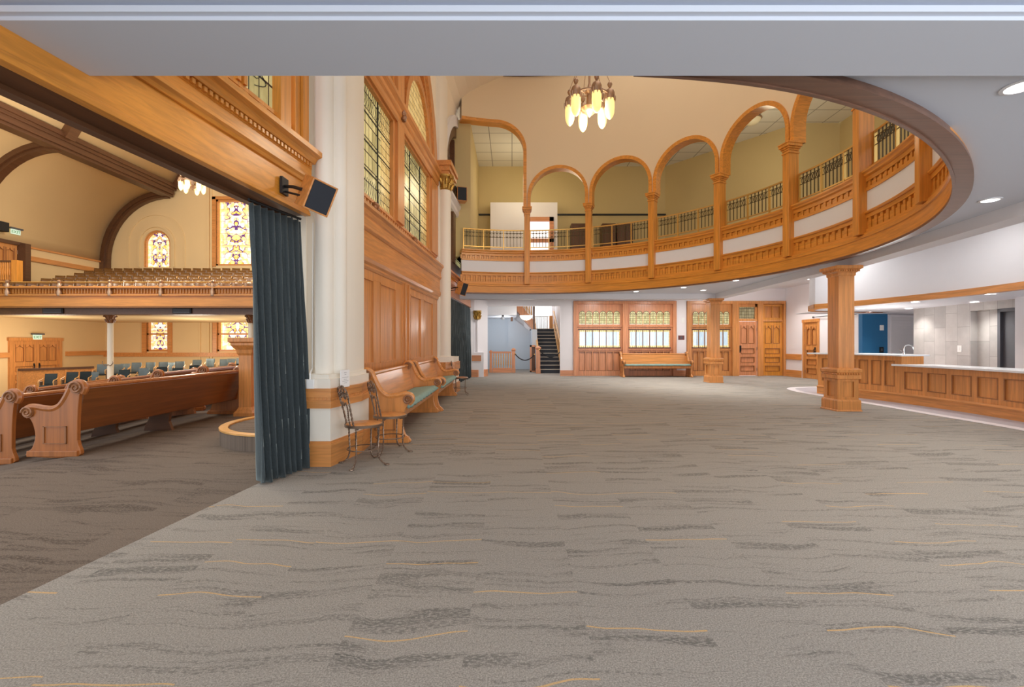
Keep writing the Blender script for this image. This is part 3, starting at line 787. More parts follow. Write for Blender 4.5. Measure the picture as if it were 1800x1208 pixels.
# --- pillars
words8 = ['nearest the left wall, beside the wide square-headed opening', 'second from the left wall', 'third from the left wall', 'fourth from the left wall',
          'fifth from the left wall, tall in view', 'sixth from the left wall, top cut by the rim', 'seventh from the left wall, mostly behind the ceiling rim', 'eighth and last, behind the ceiling rim']
for k, th in enumerate(PIL[:7]):
    p = (CX+5.78*math.sin(R(th)), CY+5.78*math.cos(R(th)), 3.12)
    t = thing('gallery_pillar', 'square oak balcony pillar, '+words8[k], 'pillar', p, -R(th), 'oak pillars of the balcony arcade')
    b = MB(place_map(*p[:2], 0, -R(th))); b.box(-.085, .085, -.13, .12, 3.12, 5.36); b.build('shaft', M['gold_v'], t, bev=.006)
    b = MB(place_map(*p[:2], 0, -R(th)))
    for w, z0, z1 in ((.10, 5.3, 5.33), (.095, 5.36, 5.4), (.115, 5.4, 5.44), (.14, 5.44, 5.5), (.15, 5.5, 5.53)): b.box(-w, w, -.045-w, .03+w, z0, z1)
    b.build('capital', M['gold_v'], t, bev=.004)

# --- arcade wall
ZT, ZSP, ZC = 10.6, 5.88, 5.53
DEG = 180/PI/CR
hw = R(STEP)*CR/2 - .10            # opening half width in metres
def zlow(th):
    if th < PIL[0] - .10*DEG:      # wide left opening with a rounded right shoulder
        d = (PIL[0]-.10*DEG - th)/DEG; r = .85
        return 8.19 if d >= r else 8.19 - r + math.sqrt(max(0, r*r-(r-d)**2))
    k = int((th-TH0)//STEP); c = TH0+STEP*(k+.5); d = abs(th-c)/DEG
    if d >= hw: return ZC
    return ZSP + math.sqrt(max(0, hw*hw-d*d))
samp = set([TL, 136])
th = TL
while th < 136: samp.add(round(th, 4)); th += .5
for k in range(7):
    c = TH0+STEP*(k+.5)
    for i in range(31): samp.add(round(c - hw*DEG*math.cos(PI*i/30), 4))
    for s in (-1, 1): samp.add(round(c+s*(hw*DEG+.01), 4))
for i in range(13): samp.add(round(PIL[0]-.10*DEG-.85*DEG*(1-math.cos(PI/2*i/12)), 4))
samp.add(round(PIL[0]-.10*DEG+.01, 4))
samp = sorted(samp)
b = MB(CYL); cols = []
for s in samp: cols.append([b.pt(s, 0, zlow(s)), b.pt(s, 0, ZT), b.pt(s, -.26, ZT), b.pt(s, -.26, zlow(s))])
for a, c in zip(cols, cols[1:]):
    for k in range(4): b.F.append([a[k], a[(k+1) % 4], c[(k+1) % 4], c[k]])
struct('wall_rotunda', b, M['drum'], smooth=True, angle=35)
b = MB(CYL); b.box(TL, 136, -.02, .1, 9.66, 9.8, 90); struct('trim_7', b, M['brown'])
# upper wall over the ceiling bridge and the rest of the drum
b = MB(NB); b.box(136, rim_end, -.2, 0, 3.15, ZT, 30); struct('wall_rotunda_front', b, M['drum'], smooth=True, angle=35)
b = MB(); b.prism_z([(CX+5.78*math.sin(R(10*i)), CY+5.78*math.cos(R(10*i))) for i in range(36)], ZT, ZT+.05); struct('ceiling_rotunda', b, M['drum'])
# --- arch casings
def casing(outline, name, w=.085):
    b = MB(CYL)
    n = len(outline); inn = outline; out = []; inset = []
    for i, p in enumerate(inn):
        a, c = inn[max(i-1, 0)], inn[min(i+1, n-1)]
        tx, tz = (c[0]-a[0])/DEG, c[1]-a[1]; l = math.hypot(tx, tz)
        out.append((p[0]-tz/l*w*DEG*SG, p[1]+tx/l*w*SG)); inset.append((p[0]+tz/l*.012*DEG*SG, p[1]-tx/l*.012*SG))
    b.band_uz(inset, out, -.27, .035)
    struct(name, b, M['gold_x'], smooth=True, angle=30)
SG = 1
o = [(PIL[0]-.10*DEG, ZC)]
o = [(TL+1.0*i, 8.19) for i in range(11)] + [(PIL[0]-.10*DEG-.85*DEG*(1-math.sin(PI/2*i/14)), 8.19-.85+.85*math.cos(PI/2*i/14)) for i in range(15)] + [(PIL[0]-.10*DEG, 6.4), (PIL[0]-.10*DEG, ZC)]
casing(o, 'trim_8')
for k in range(7):
    c = TH0+STEP*(k+.5)
    o = [(c-hw*DEG, ZC), (c-hw*DEG, ZSP-.1)] + [(c-hw*DEG*math.cos(PI*i/30), ZSP+hw*math.sin(PI*i/30)) for i in range(31)] + [(c+hw*DEG, ZSP-.1), (c+hw*DEG, ZC)]
    casing(o, 'trim_%d' % (9+k))

# --- railings between the pillars
RM = cyl_map(5.9)
spots = ['in the wide opening beside the left wall', 'in the first arch from the left', 'in the second arch from the left', 'in the third arch from the left', 'in the fourth arch from the left', 'in the fifth arch from the left', 'in the last arch, mostly behind the ceiling rim']
for k, (a, c) in enumerate(zip([TL-.2]+PIL[:6], PIL[:7])):
    mid = (a+c)/2; a += .9; c -= .9
    p = (CX+5.9*math.sin(R(mid)), CY+5.9*math.cos(R(mid)), 4.19)
    t = thing('balcony_railing', 'brass and dark iron gallery railing '+spots[k], 'railing', p, 0, 'gallery railings between the pillars')
    b = MB(RM); b.box(a, c, -.02, .02, 4.83, 4.865, 8); b.build('top_rail', M['brass'], t)
    b = MB(RM); b.box(a, c, -.015, .015, 4.3, 4.325, 8); b.build('bottom_rail', M['brass'], t)
    for i in range(4):
        u = a+.12+(c-a-.24)*i/3
        b = MB(RM); b.box(u-.13, u+.13, -.02, .025, 4.19, 4.84); b.build('post', M['brass'], t)
    b = MB(RM)
    b.box(a, c, -.006, .006, 4.755, 4.767, 8); b.box(a, c, -.006, .006, 4.615, 4.627, 8)
    for i in range(3):
        u0 = a+.12+(c-a-.24)*i/3; w = (c-a-.24)/3
        for j in range(5):
            u = u0+w*(j+1)/6
            b.tube([(u+.42*math.cos(2*PI*q/10), 0, 4.69+.062*math.sin(2*PI*q/10)) for q in range(10)], .009, 5, True)
    b.build('ring_band', M['darkiron'], t, smooth=True)
    for i in range(3):
        u0 = a+.12+(c-a-.24)*i/3; w = (c-a-.24)/3
        for j in range(5):
            u = u0+w*(j+1)/6
            bb = MB(RM); bb.box(u-.07, u+.07, -.008, .008, 4.32, 4.835); bb.build('baluster', M['darkiron'], t)

# --- gallery behind the arcade
rows = [[], []]
for th in [TL+ (136-TL)*i/80 for i in range(81)]:
    ro = 9.6
    for k, rr in enumerate((5.86, ro)):
        x, y = CX+rr*math.sin(R(th)), CY+rr*math.cos(R(th)); rows[k].append((min(x, 10.6), min(y, 18.0), 4.02))
b = MB(); b.grid(rows); struct('floor_gallery', b, M['greyfloor'], solid=.04)
GP = [(-1.62, 17.82), (6.0, 17.82), (9.0, 14.3), (10.3, 14.3), (10.3, 3.0)]
b = MB()
for (x1, y1), (x2, y2) in zip(GP, GP[1:]):
    l = math.hypot(x2-x1, y2-y1); f = MB(wall_map(x1, y1, x2-x1, y2-y1)); f.box(0, l, -.15, 0, 4.0, 8.3)
    b.F += [[i+len(b.V) for i in q] for q in f.F]; b.V += f.V
b.box(-1.9, -1.3, 14.3, 17.82, 4.0, 8.3)
struct('wall_gallery', b, M['gallery'])
rows = [[], []]
for th in [TL+(136-TL)*i/80 for i in range(81)]:
    for k, rr in enumerate((6.02, 11.5)):
        x, y = CX+rr*math.sin(R(th)), CY+rr*math.cos(R(th)); rows[k].append((min(max(x, -1.7), 10.5), min(y, 18.0), 8.22))
b = MB(); b.grid(rows); struct('ceiling_gallery', b, M['ceiltile'], solid=.03)
b = MB(); b.box(-1.3, -.86, 17.74, 17.82, 6.28, 6.33); b.box(1.75, 6.0, 17.74, 17.82, 6.28, 6.33); struct('trim_16', b, M['black'])
# white stair enclosure with its window, and the dark cupboards beside it
b = MB()
for x0, x1, z0, z1 in ((-.82, .55, 4.04, 6.62), (1.58, 1.72, 4.04, 6.62), (.55, 1.58, 6.06, 6.62), (.55, 1.58, 4.04, 4.5)): b.box(x0, x1, 17.25, 17.35, z0, z1)
b.box(1.6, 1.72, 17.35, 17.8, 4.04, 6.62); b.box(-.82, -.7, 17.35, 17.8, 4.04, 6.62)
struct('wall_gallery_enclosure', b, M['hallwhite'])
r = struct_root('window_4')
b = MB()
for x0, x1, z0, z1 in ((.55, .68, 4.5, 6.06), (1.42, 1.58, 4.5, 6.06), (.55, 1.58, 5.9, 6.06), (.55, 1.58, 4.5, 4.62), (.55, 1.58, 5.1, 5.24)): b.box(x0, x1, 17.2, 17.3, z0, z1)
struct('frame', b, M['red_x'], r); b = MB(); b.box(.6, 1.5, 17.3, 17.31, 4.5, 6.0); struct('pane', b, M['day'], r)
for i, (px0, px1, nm) in enumerate(((1004, 1032, 'dark wooden cabinet behind the first arch, right of the bright gallery window'), (1058, 1082, 'dark wooden cabinet behind the second arch, left one of two'), (1084, 1112, 'dark wooden cabinet behind the second arch, right one of two'))):
    x0, x1 = ax(px0, 17.4), ax(px1, 17.4)
    t = thing('gallery_cabinet', nm, 'cabinet', ((x0+x1)/2, 17.55, 4.04))
    b = MB(); b.box(x0, x1, 17.35, 17.8, 4.04, 5.85); b.build('carcass', M['brown'], t, bev=.01)
    for s in (0, 1):
        b = MB(); b.box(x0+.03+s*(x1-x0)/2, x0-.02+(s+1)*(x1-x0)/2, 17.32, 17.35, 4.14, 5.78); b.build('door', M['brown'], t, bev=.008)
# ceiling bowl lamp in the gallery
def bowl(px, py, nm):
    z = 8.2; Y = (z-CAMZ)*800/(604-py); x = ax(px, Y)
    t = thing('ceiling_bowl_light', nm, 'ceiling light', (x, Y, z))
    b = MB(); b.lathe([(.26, .0), (.28, -.03), (.26, -.05)], (x, Y, z), 24); b.build('rim', M['bronze'], t, smooth=True)
    b = MB(); b.lathe([(.25, -.04), (.23, -.1), (.15, -.17), (.0, -.2)], (x, Y, z), 24); b.build('bowl', M['opalbowl'], t, smooth=True)
bowl(1322, 208, 'round opal bowl light on the tiled gallery ceiling')

# --- chandelier
def chandelier(loc, label, chain=4.0):
    t = thing('chandelier', label, 'chandelier', loc)
    x, y, z = loc; F = place_map(x, y, z)
    b = MB(F); b.lathe([(.0, -.33), (.03, -.3), (.1, -.24), (.15, -.2), (.16, -.16), (.06, -.12), (.05, .1), (.09, .14), (.05, .2), (.02, .3), (.02, chain)], (0, 0, 0), 18)
    b.build('stem', M['bronze'], t, smooth=True)
    b = MB(F); b.tube([(.36*math.cos(2*PI*k/36), .36*math.sin(2*PI*k/36), .02) for k in range(36)], .016, 6, True)
    for k in range(6):
        a = PI/6+PI/3*k; b.tube([(.05*math.cos(a), .05*math.sin(a), .08), (.2*math.cos(a), .2*math.sin(a), .12), (.36*math.cos(a), .36*math.sin(a), .03)], .011, 6)
    b.build('ring', M['bronze'], t, smooth=True)
    for k in range(6):
        a = PI/3*k + PI/6+R(10); lx, ly = .37*math.cos(a), .37*math.sin(a)
        b = MB(F); b.lathe([(.012, .26), (.035, .24), (.045, .21), (.03, .17), (.015, .15), (.03, .13), (.07, .1), (.088, .05), (.092, -.0), (.085, -.06)], (lx, ly, 0), 16)
        b.tube([(lx, ly, .26), (lx*.5, ly*.5, .7), (0, 0, 1.3)], .006, 5)
        for q in range(8):
            aa = 2*PI*q/8; cx_, sx_ = math.cos(aa), math.sin(aa)
            b.tube([(lx+.09*cx_, ly+.09*sx_, .0), (lx+.095*cx_, ly+.095*sx_, -.06), (lx+.09*cx_, ly+.09*sx_, -.11)], [.018, .016, .004], 5)
        b.build('lamp_holder', M['bronze'], t, smooth=True)
        b = MB(F); b.lathe([(.078, -.04), (.086, -.12), (.088, -.22), (.08, -.31), (.055, -.38), (.02, -.42), (.0, -.425)], (lx, ly, 0), 16)
        b.build('glass_shade', M['lamp_warm'], t, smooth=True)
    return t
chandelier((1.43, 8.4, 5.77), 'six-lamp chandelier with long cream glass shades hanging in the rotunda')
# ================================================================== BENCHES, CHAIRS, CURTAINS
def pew_profile():
    """side outline of a pew end: y forwards from the back, z up"""
    return spline([(-.02, .0), (.52, .0), (.53, .07), (.49, .11), (.455, .25), (.48, .40), (.53, .50), (.56, .56), (.54, .61), (.47, .615), (.37, .59), (.27, .585),
                   (.19, .63), (.13, .72), (.09, .82), (.06, .89), (.0, .925), (-.06, .90), (-.075, .84), (-.04, .76), (-.02, .5), (-.015, .2)], 4, True)
TOPLINE = [(.53, .50), (.575, .55), (.555, .605), (.48, .62), (.37, .60), (.27, .595), (.19, .64), (.13, .73), (.085, .83), (.055, .895), (0, .93), (-.06, .91), (-.085, .85), (-.06, .79)]
def make_pew(L, label, cat, group, mats, cush=True, panels=False, legs=0, name='pew_bench', h=1.0):
    t = thing(name, label, cat, (0, 0, 0), 0, group)
    S = lambda q: [(p[0], p[1]*h) for p in q]
    for s, x0 in ((0, 0), (1, L-.07)):
        b = MB(); b.prism_vz(S(pew_profile()), x0+.012, x0+.058)
        e = b.build('end_panel', mats['end'], t, bev=.006)
        b = MB(); tl = spline(TOPLINE, 4)
        b.tube([(x0+.035, p[0], p[1]*h) for p in tl], .036, 8); b.build('arm_rail', mats['rail'], e, smooth=True)
        for (cy, cz, r, nm_) in ((.525, .555, .062, 'arm_scroll'), (-.015, .862, .07, 'top_scroll')):
            b = MB()
            for xs_ in (x0-.012, x0+.082):
                sp = [(xs_, cy+r*(1-i/30)*math.cos(i*.45), cz*h+r*(1-i/30)*math.sin(i*.45)) for i in range(28)]
                b.tube(sp, .011, 5)
            b.tube([(x0-.006, cy, cz*h), (x0+.076, cy, cz*h)], r, 14)
            b.build(nm_, mats['carve'], e, smooth=True)
        b = MB(); xx = x0+.004 if s == 0 else x0+.058
        for (y0, y1, z0, z1) in ((.1, .36, .16, .17), (.1, .36, .37, .38), (.1, .115, .16, .38), (.345, .36, .16, .38)): b.box(xx-.004, xx+.012, y0, y1, z0*h, z1*h)
        b.build('panel_moulding', mats['carve'], e)
        b = MB(); b.box(x0-.008, x0+.078, -.03, .535, 0, .075*h); b.build('plinth', mats['end'], e, bev=.008)
    b = MB(); sec = [(.12, .36), (.07, .55), (.02, .72), (-.02, .84), (-.045, .86), (-.06, .84), (-.045, .7), (-.01, .5), (.03, .3), (.06, .3)]
    b.prism_vz(S(sec), .05, L-.05); b.build('backrest', mats['back'], t, bev=.01)
    b = MB(); b.tube([(.06, -.03, .862*h), (L-.06, -.03, .862*h)], .03, 8); b.build('back_rail', mats['rail'], t, smooth=True)
    b = MB(); b.prism_vz(S([(.06, .37), (.5, .415), (.51, .44), (.07, .40)]), .06, L-.06); b.box(.06, L-.06, .44, .465, .33*h, .41*h); b.build('seat', mats['end'], t, bev=.006)
    if cush:
        n, m = 40, 8; rows_ = []; rnd = random.Random(L)
        ns = [[rnd.uniform(-.006, .008) for _ in range(m+1)] for _ in range(n+1)]
        for top in (1,):
            for i in range(n+1):
                x = .075+(L-.15)*i/n; rows_.append([(x, .10+.44*j/m+(.012*math.sin(i*1.7) if j == m else 0), (.405+.045*j/m)*h+.04+ns[i][j]-(.05 if j == m else 0)) for j in range(m+1)])
        b = MB(); b.grid(rows_); b.build('seat_cushion', mats['cush'], t, smooth=True, solid=.035)
    for k in range(legs):
        x = L*(k+1)/(legs+1); b = MB(); b.prism_vz(S([(.05, 0), (.46, 0), (.44, .08), (.38, .2), (.42, .4), (.08, .37), (.1, .15)]), x-.025, x+.025); b.build('support', mats['dark'], t)
    return t
bm_ = dict(end=M['bench_v'], rail=M['bench'], carve=M['bench_dark'], back=M['bench'], cush=M['cushion'], dark=M['brown'])
FR = lambda x, y, a: (x, y, a)
W_A = math.atan2(1, .0528)                       # the wall direction
g = 'pews along the left wall and back wall'
p1 = make_pew(2.62, 'oak pew with green cushion behind the wire chairs, nearest the camera by the left wall', 'bench', g, bm_)
ux, uy = math.cos(W_A), math.sin(W_A)
# local +y (forwards) must point to the room (+X): turn by the wall angle minus 180 deg
def set_pew(t, x, y, ang): t.location = (x, y, 0); t.rotation_euler = (0, 0, ang)
A1 = R(-89.0)
set_pew(p1, -1.90, 8.42, A1)
dp = make_dup(p1)
dp((-1.89, 11.11, 0), A1, 'oak pew with green cushion, farther of the two along the left wall', g)
p3 = dp((6.78, 17.58, 0), R(180), 'oak pew with grey-green cushion against the leaded screen on the back wall', 'pews along the left wall and back wall')

# --- wire parlour chairs
def helix(pts, r, wire, turns, n=6):
    P = spline(pts, 10); out = []
    for s in (0, PI):
        q = []
        for i, p in enumerate(P):
            a = s+turns*2*PI*i/(len(P)-1)
            t_ = (Vector(P[min(i+1, len(P)-1)])-Vector(P[max(i-1, 0)])).normalized(); u = t_.orthogonal().normalized(); w = t_.cross(u)
            q.append(tuple(Vector(p)+u*r*math.cos(a)+w*r*math.sin(a)))
        out.append(q)
    return out
def make_wire_chair(label, group):
    t = thing('parlour_chair', label, 'chair', (0, 0, 0), 0, group)
    b = MB(); b.lathe([(0, .415), (.175, .415), (.182, .42), (.182, .43), (.172, .436), (0, .438)], n=36); b.build('seat', M['oak_x'], t, smooth=True)
    b = MB(); b.lathe([(.18, .405), (.192, .405), (.194, .428), (.184, .434), (.18, .43)], n=36); b.build('seat_rim', M['iron'], t, smooth=True)
    for k in range(4):
        a = PI/4+PI/2*k; c, s = math.cos(a), math.sin(a)
        leg = [(c*.17, s*.17, .41), (c*.165, s*.165, .3), (c*.16, s*.16, .16), (c*.17, s*.17, .08), (c*.21, s*.21, .03), (c*.25, s*.25, .009)]
        b = MB()
        for q in helix(leg, .0055, .0055, 9): b.tube(q, .0055, 5)
        f = [(c*.245-s*.0, s*.245, .012), (c*.26-s*.02, s*.26+c*.02, .01), (c*.28, s*.28, .01), (c*.26+s*.02, s*.26-c*.02, .01)]
        b.tube(spline(f, 4, True), .006, 5, True)
        b.tube([(c*.17, s*.17, .40), (c*.13, s*.13, .385), (c*.1, s*.1, .40)], .006, 5)
        b.build('leg', M['iron'], t, smooth=True)
    b = MB(); b.tube([(.165*math.cos(2*PI*k/32), .165*math.sin(2*PI*k/32), .17) for k in range(32)], .006, 6, True); b.build('brace_ring', M['iron'], t, smooth=True)
    zf = lambda P: [(p[0], p[1], .42+(p[2]-.42)*.9) for p in P]
    b = MB()
    for s in (-1, 1):
        post = [(s*.12, -.14, .42), (s*.125, -.165, .55), (s*.15, -.195, .70), (s*.165, -.215, .79), (s*.14, -.225, .845), (s*.09, -.225, .855), (s*.04, -.22, .82), (s*.035, -.215, .77), (s*.07, -.21, .745), (s*.10, -.215, .77), (s*.09, -.218, .80), (s*.065, -.218, .795)]
        for q in helix(zf(post), .006, .006, 16): b.tube(q, .0058, 5)
    b.build('back_frame', M['iron'], t, smooth=True)
    b = MB()
    for s in (-1, 1):
        for q in helix(zf([(s*.075, -.16, .42), (s*.06, -.175, .52), (s*.085, -.19, .62), (s*.05, -.2, .69), (0, -.2, .655)]), .005, .005, 8): b.tube(q, .005, 5)
        b.tube(spline(zf([(s*.02, -.212, .8), (s*.06, -.22, .86), (s*.015, -.225, .885), (s*.0, -.22, .84)]), 5), .0055, 5)
    b.build('heart_scroll', M['iron'], t, smooth=True)
    return t
cg = 'wire parlour chairs along the left wall'
ch = make_wire_chair('wire-backed parlour chair with round wooden seat, nearest the camera beside the white pier', cg)
ch.location = (-1.56, 4.79, 0); ch.rotation_euler = (0, 0, R(-54))
dch = make_dup(ch)
dch((-1.44, 5.38, 0), R(-58), 'wire-backed parlour chair tucked against the arm of the near pew', cg)
dch((-1.28, 11.32, 0), R(-85), 'wire-backed parlour chair half hidden past the far pew, by the far curtain', cg)

# --- curtains
def curtain(name, label, top, bot, zt, zb, folds, amp, seed, cat='curtain'):
    rnd = random.Random(seed); n = folds*14; m = 24
    t = thing(name, label, cat, (bot[0][0], bot[0][1], 0)); ph = [rnd.uniform(-.5, .5) for _ in range(folds+2)]
    rows_ = []
    for j in range(m+1):
        f = j/m; z = zt+(zb-zt)*f; row = []
        for i in range(n+1):
            s = i/n; p0 = Vector(top[0]).lerp(Vector(bot[0]), f); p1_ = Vector(top[1]).lerp(Vector(bot[1]), f)
            p = p0.lerp(p1_, s); d = (p1_-p0).normalized(); nv = Vector((d.y, -d.x))
            k = s*folds; w = k+.16*math.sin(f*2.5+ph[int(k)])*math.sin(PI*f)
            a = amp*(.45+.75*f)*(1+.45*ph[min(int(k+.5), folds+1)])
            off = a*math.sin(2*PI*w)+.25*a*math.sin(4*PI*w+f*2+ph[int(k)]*4)
            q = p+nv*off+d*(.25*a*math.cos(2*PI*w))
            row.append((q.x, q.y, z+(.012*math.sin(k*3)) * (1 if j == m else 0)))
        rows_.append(row)
    b = MB(); b.grid(rows_); b.build('drape', M['velvet'], t, smooth=True, solid=.012, angle=80)
    b = MB(); p0, p1_ = Vector(top[0]), Vector(top[1]); b.tube([(p0.x, p0.y, zt+.03), (p1_.x, p1_.y, zt+.03)], .014, 8)
    for k in range(folds):
        p = p0.lerp(p1_, (k+.5)/folds); b.tube([(p.x, p.y, zt-.02), (p.x, p.y, zt+.03)], .006, 5)
    b.build('track', M['black'], t)
    return t
curtain('stage_curtain', 'blue-grey velvet curtain drawn to the near pier, open side to the pews', [(-2.43, 4.2), (-2.26, 4.86)], [(-2.27, 4.08), (-2.10, 4.66)], 2.57, .015, 8, .055, 3)
curtain('stage_curtain', 'closed blue-grey velvet curtain in the far bay past the second pew', [(XW(12.35)-.05, 12.35), (XW(17.2)-.02, 17.2)], [(XW(12.35)-.05, 12.35), (XW(17.2)-.02, 17.2)], 2.58, .015, 26, .075, 5)

# --- loudspeakers
def loudspeaker(label, c, w, v, su, sv, sd, wall_pt):
    """w: axis into the box, v: down axis"""
    w = Vector(w).normalized(); v = Vector(v); v = (v-w*v.dot(w)).normalized(); u = v.cross(w).normalized()
    if u.x < 0: u = -u
    c = Vector(c); t = thing('loudspeaker', label, 'loudspeaker', tuple(c))
    f = lambda a, bb, d: tuple(c+u*a+v*bb+w*d)
    b = MB(f); b.box(-su/2, su/2, -sv/2, sv/2, .012, sd)
    for q in ((-su/2, su/2, -sv/2, -sv/2+.014), (-su/2, su/2, sv/2-.014, sv/2), (-su/2, -su/2+.014, -sv/2, sv/2), (su/2-.014, su/2, -sv/2, sv/2)): b.box(q[0], q[1], q[2], q[3], 0, .012)
    b.build('cabinet', M['oak_x'], t, bev=.003)
    b = MB(f); b.box(-su/2+.016, su/2-.016, -sv/2+.016, sv/2-.016, .004, .012); b.build('grille', M['grille'], t)
    b = MB(); a = c+w*sd*.7+u*(-su/2); q = Vector(wall_pt)
    b.tube([tuple(a), tuple(a.lerp(q, .5)+Vector((0, 0, .01))), tuple(q)], .016, 8)
    b.tube([tuple(a+Vector((0, 0, -.06))), tuple(q+Vector((0, 0, -.05)))], .01, 6)
    b.box(q.x-.015, q.x+.01, q.y-.06, q.y+.06, q.z-.08, q.z+.08)
    b.build('bracket', M['black'], t)
    return t
loudspeaker('wooden loudspeaker with black grille on the near header beam, tilted down', (-1.765, 4.20, 2.58+.035), (-.61, .70, .36), (-.40, .10, -.90), .235, .29, .27, (-2.20, 4.40, 2.79))
loudspeaker('small wooden loudspeaker on the far header beam under the balcony end', (-1.33, 12.7, 2.78), (-.75, .55, .3), (-.3, .1, -.9), .24, .36, .2, (XW(12.9)+.03, 12.9, 2.82))
t = loudspeaker('wooden loudspeaker on a shelf inside the far arched window', (XW(14)+.24, 13.75, 5.8), (-.35, 1, .0), (0, 0, -1), .3, .42, .3, (XW(13.8)+.05, 13.8, 5.95))

# --- things on the near pier
t = thing('notice_card', 'white printed card taped to the ivory pier above the chairs', 'notice', (-1.86, 4.92, .92))
d = wall_map(-1.88, 4.71, .11, .59)
b = MB(d); b.box(.13, .30, .032, .042, .80, .985); b.build('card', M['paper'], t)
b = MB(d)
for k, (w_, z) in enumerate(((.05, .955), (.03, .935), (.12, .905), (.06, .885), (.12, .865), (.06, .845))):
    b.box(.215-w_/2, .215+w_/2, .042, .043, z-.0025, z+.0025)
b.build('printing', M['ink'], t)
t = thing('wall_outlet', 'white surface box at the foot of the conduit beside the near curtain', 'outlet', (-2.07, 4.7, .82))
b = MB(); b.box(-2.12, -2.04, 4.685, 4.71, .79, .90); b.build('cover', M['plastic'], t, bev=.004)
b = MB(); b.tube([(-2.085, 4.70, .89), (-2.085, 4.70, .96), (-2.19, 4.99, 1.0), (-2.19, 5.01, 2.6)], .008, 6); b.build('conduit', M['plastic'], t, smooth=True)
# ================================================================== RIGHT SIDE AND BACK WALL
def column(x, y, label, g, rot):
    t = thing('square_column', label, 'column', (x, y, 0), 0, g)
    c = (x, y, 0)
    b = MB(); b.square_lathe([(.235, 0), (.235, .02), (.222, .03), (.222, .19), (.215, .21), (.19, .225)], c, rot); b.build('base', M['oak_v'], t)
    b = MB(); b.square_lathe([(.165, .22), (.165, .60)], c, rot); p = b.build('pedestal', M['oak_v'], t)
    for k in range(4):
        a = rot+PI/2*k; f = wall_map(x+.185*math.cos(a)-.19*-math.sin(a)*1, y+.185*math.sin(a)-.19*math.cos(a), -math.sin(a), math.cos(a))
        q = MB(f)
        for (u0, u1, z0, z1) in ((.0, .085, .22, .60), (.295, .38, .22, .60), (.085, .295, .22, .265), (.085, .295, .555, .60)): q.box(u0, u1, -.004, .012, z0, z1)
        q.build('panel_frame', M['oak_v'], p)
    b = MB(); b.square_lathe([(.2, .6), (.225, .61), (.225, .68), (.205, .69), (.205, .7), (.235, .73), (.24, .78), (.2, .8), (.16, .81)], c, rot)
    b.build('pedestal_cap', M['oak_v'], t)
    b = MB()
    for k in range(4):
        a = rot+PI/2*k; f = wall_map(x+.222*math.cos(a)+.21*math.sin(a), y+.222*math.sin(a)-.21*math.cos(a), -math.sin(a), math.cos(a))
        for i in range(9):
            q = MB(f); q.ball((.02+i*.0475, .0, .70), .017, 6); b.F += [[j+len(b.V) for j in s] for s in q.F]; b.V += q.V
    b.build('bead_row', M['oak_x'], t, smooth=True)
    b = MB(); b.square_lathe([(.15, .8), (.15, 2.56)], c, rot); b.build('shaft', M['oak_v'], t, bev=.006)
    b = MB(); b.square_lathe([(.15, 2.54), (.165, 2.56), (.165, 2.6), (.2, 2.63), (.2, 2.65), (.245, 2.68), (.245, 2.73)], c, rot); b.build('capital', M['oak_v'], t)
    b = MB()
    for k in range(4):
        a = rot+PI/2*k; f = wall_map(x+.2*math.cos(a)+.2*math.sin(a), y+.2*math.sin(a)-.2*math.cos(a), -math.sin(a), math.cos(a))
        for i in range(9):
            q = MB(f); q.box(.005+i*.0455, .03+i*.0455, -.01, .02, 2.625, 2.655); b.F += [[j+len(b.V) for j in s] for s in q.F]; b.V += q.V
    b.build('dentil_row', M['oak_v'], t)
g = 'square oak columns under the ceiling beam'
column(6.30, 8.72, 'square oak column nearer the camera, in front of the curved counter', g, 0)
column(6.6, 14.92, 'square oak column in front of the leaded screen on the back wall', g, 0)

# --- curved counter
def pth(px, R0):
    """bearing around the rotunda of the point at radius R0 seen in that direction"""
    k = (px-900)/800; A = 1+k*k; B = -2*(k*CX+CY); C = CX*CX+CY*CY-R0*R0
    Y = (-B+math.sqrt(B*B-4*A*C))/(2*A); return math.degrees(math.atan2(k*Y-CX, Y-CY))
KC = cyl_map(8.06)
T0, TS, T1 = 68.0, pth(1583, 8.06), 126
t = thing('bar_counter', 'long curved oak reception counter with pale stone top, raised at its far end', 'counter', (CX+8.3*math.sin(R(95)), CY+8.3*math.cos(R(95)), 0))
b = MB(KC); b.box(T0, T1, -.55, -.03, 0, .80, 40); b.box(T0, TS, -.55, -.03, .8, 1.0, 10); b.build('carcass', M['oak_v'], t)
def cpanels(name, ta, tb, z0, z1, pz0, pz1, step, w, first):
    b = MB(KC); us = []; u = first
    while u+w < tb-.2: us.append((u, u+w)); u += step
    panel_grid(b, ta, tb, z0, z1, [(pz0, pz1, us)], -.04, 0.0, 24); b.build(name, M['oak_v'], t)
    for a, c in us:
        b = MB(KC); b.box(a, c, -.035, -.022, pz0, pz1, 2); pl = b.build('panel', M['oak_v'], t)
        b = MB(KC)
        for q in ((a, a+.14, pz0, pz1), (c-.14, c, pz0, pz1)): b.box(q[0], q[1], -.03, .004, q[2], q[3])
        b.box(a, c, -.03, .004, pz0, pz0+.018, 2); b.box(a, c, -.03, .004, pz1-.018, pz1, 2)
        b.build('panel_moulding', M['oak_shaded'], pl)
s1 = (pth(1614, 8.06)-pth(1579, 8.06))
cpanels('high_front', T0, TS, .20, 1.0, .34, .90, pth(1549, 8.06)-pth(1526, 8.06), pth(1567, 8.06)-pth(1549, 8.06), T0+.7)
cpanels('low_front', TS, T1, .20, .79, .30, .68, 3.42, 2.72, TS+.55)
b = MB(KC); b.box(T0, T1, -.06, .035, 0, .17, 40); b.sweep_u([(-.02, .17), (.05, .17), (.05, .19), (.02, .215), (-.02, .215)], T0, T1, 40); b.build('plinth', M['oak_ring'], t)
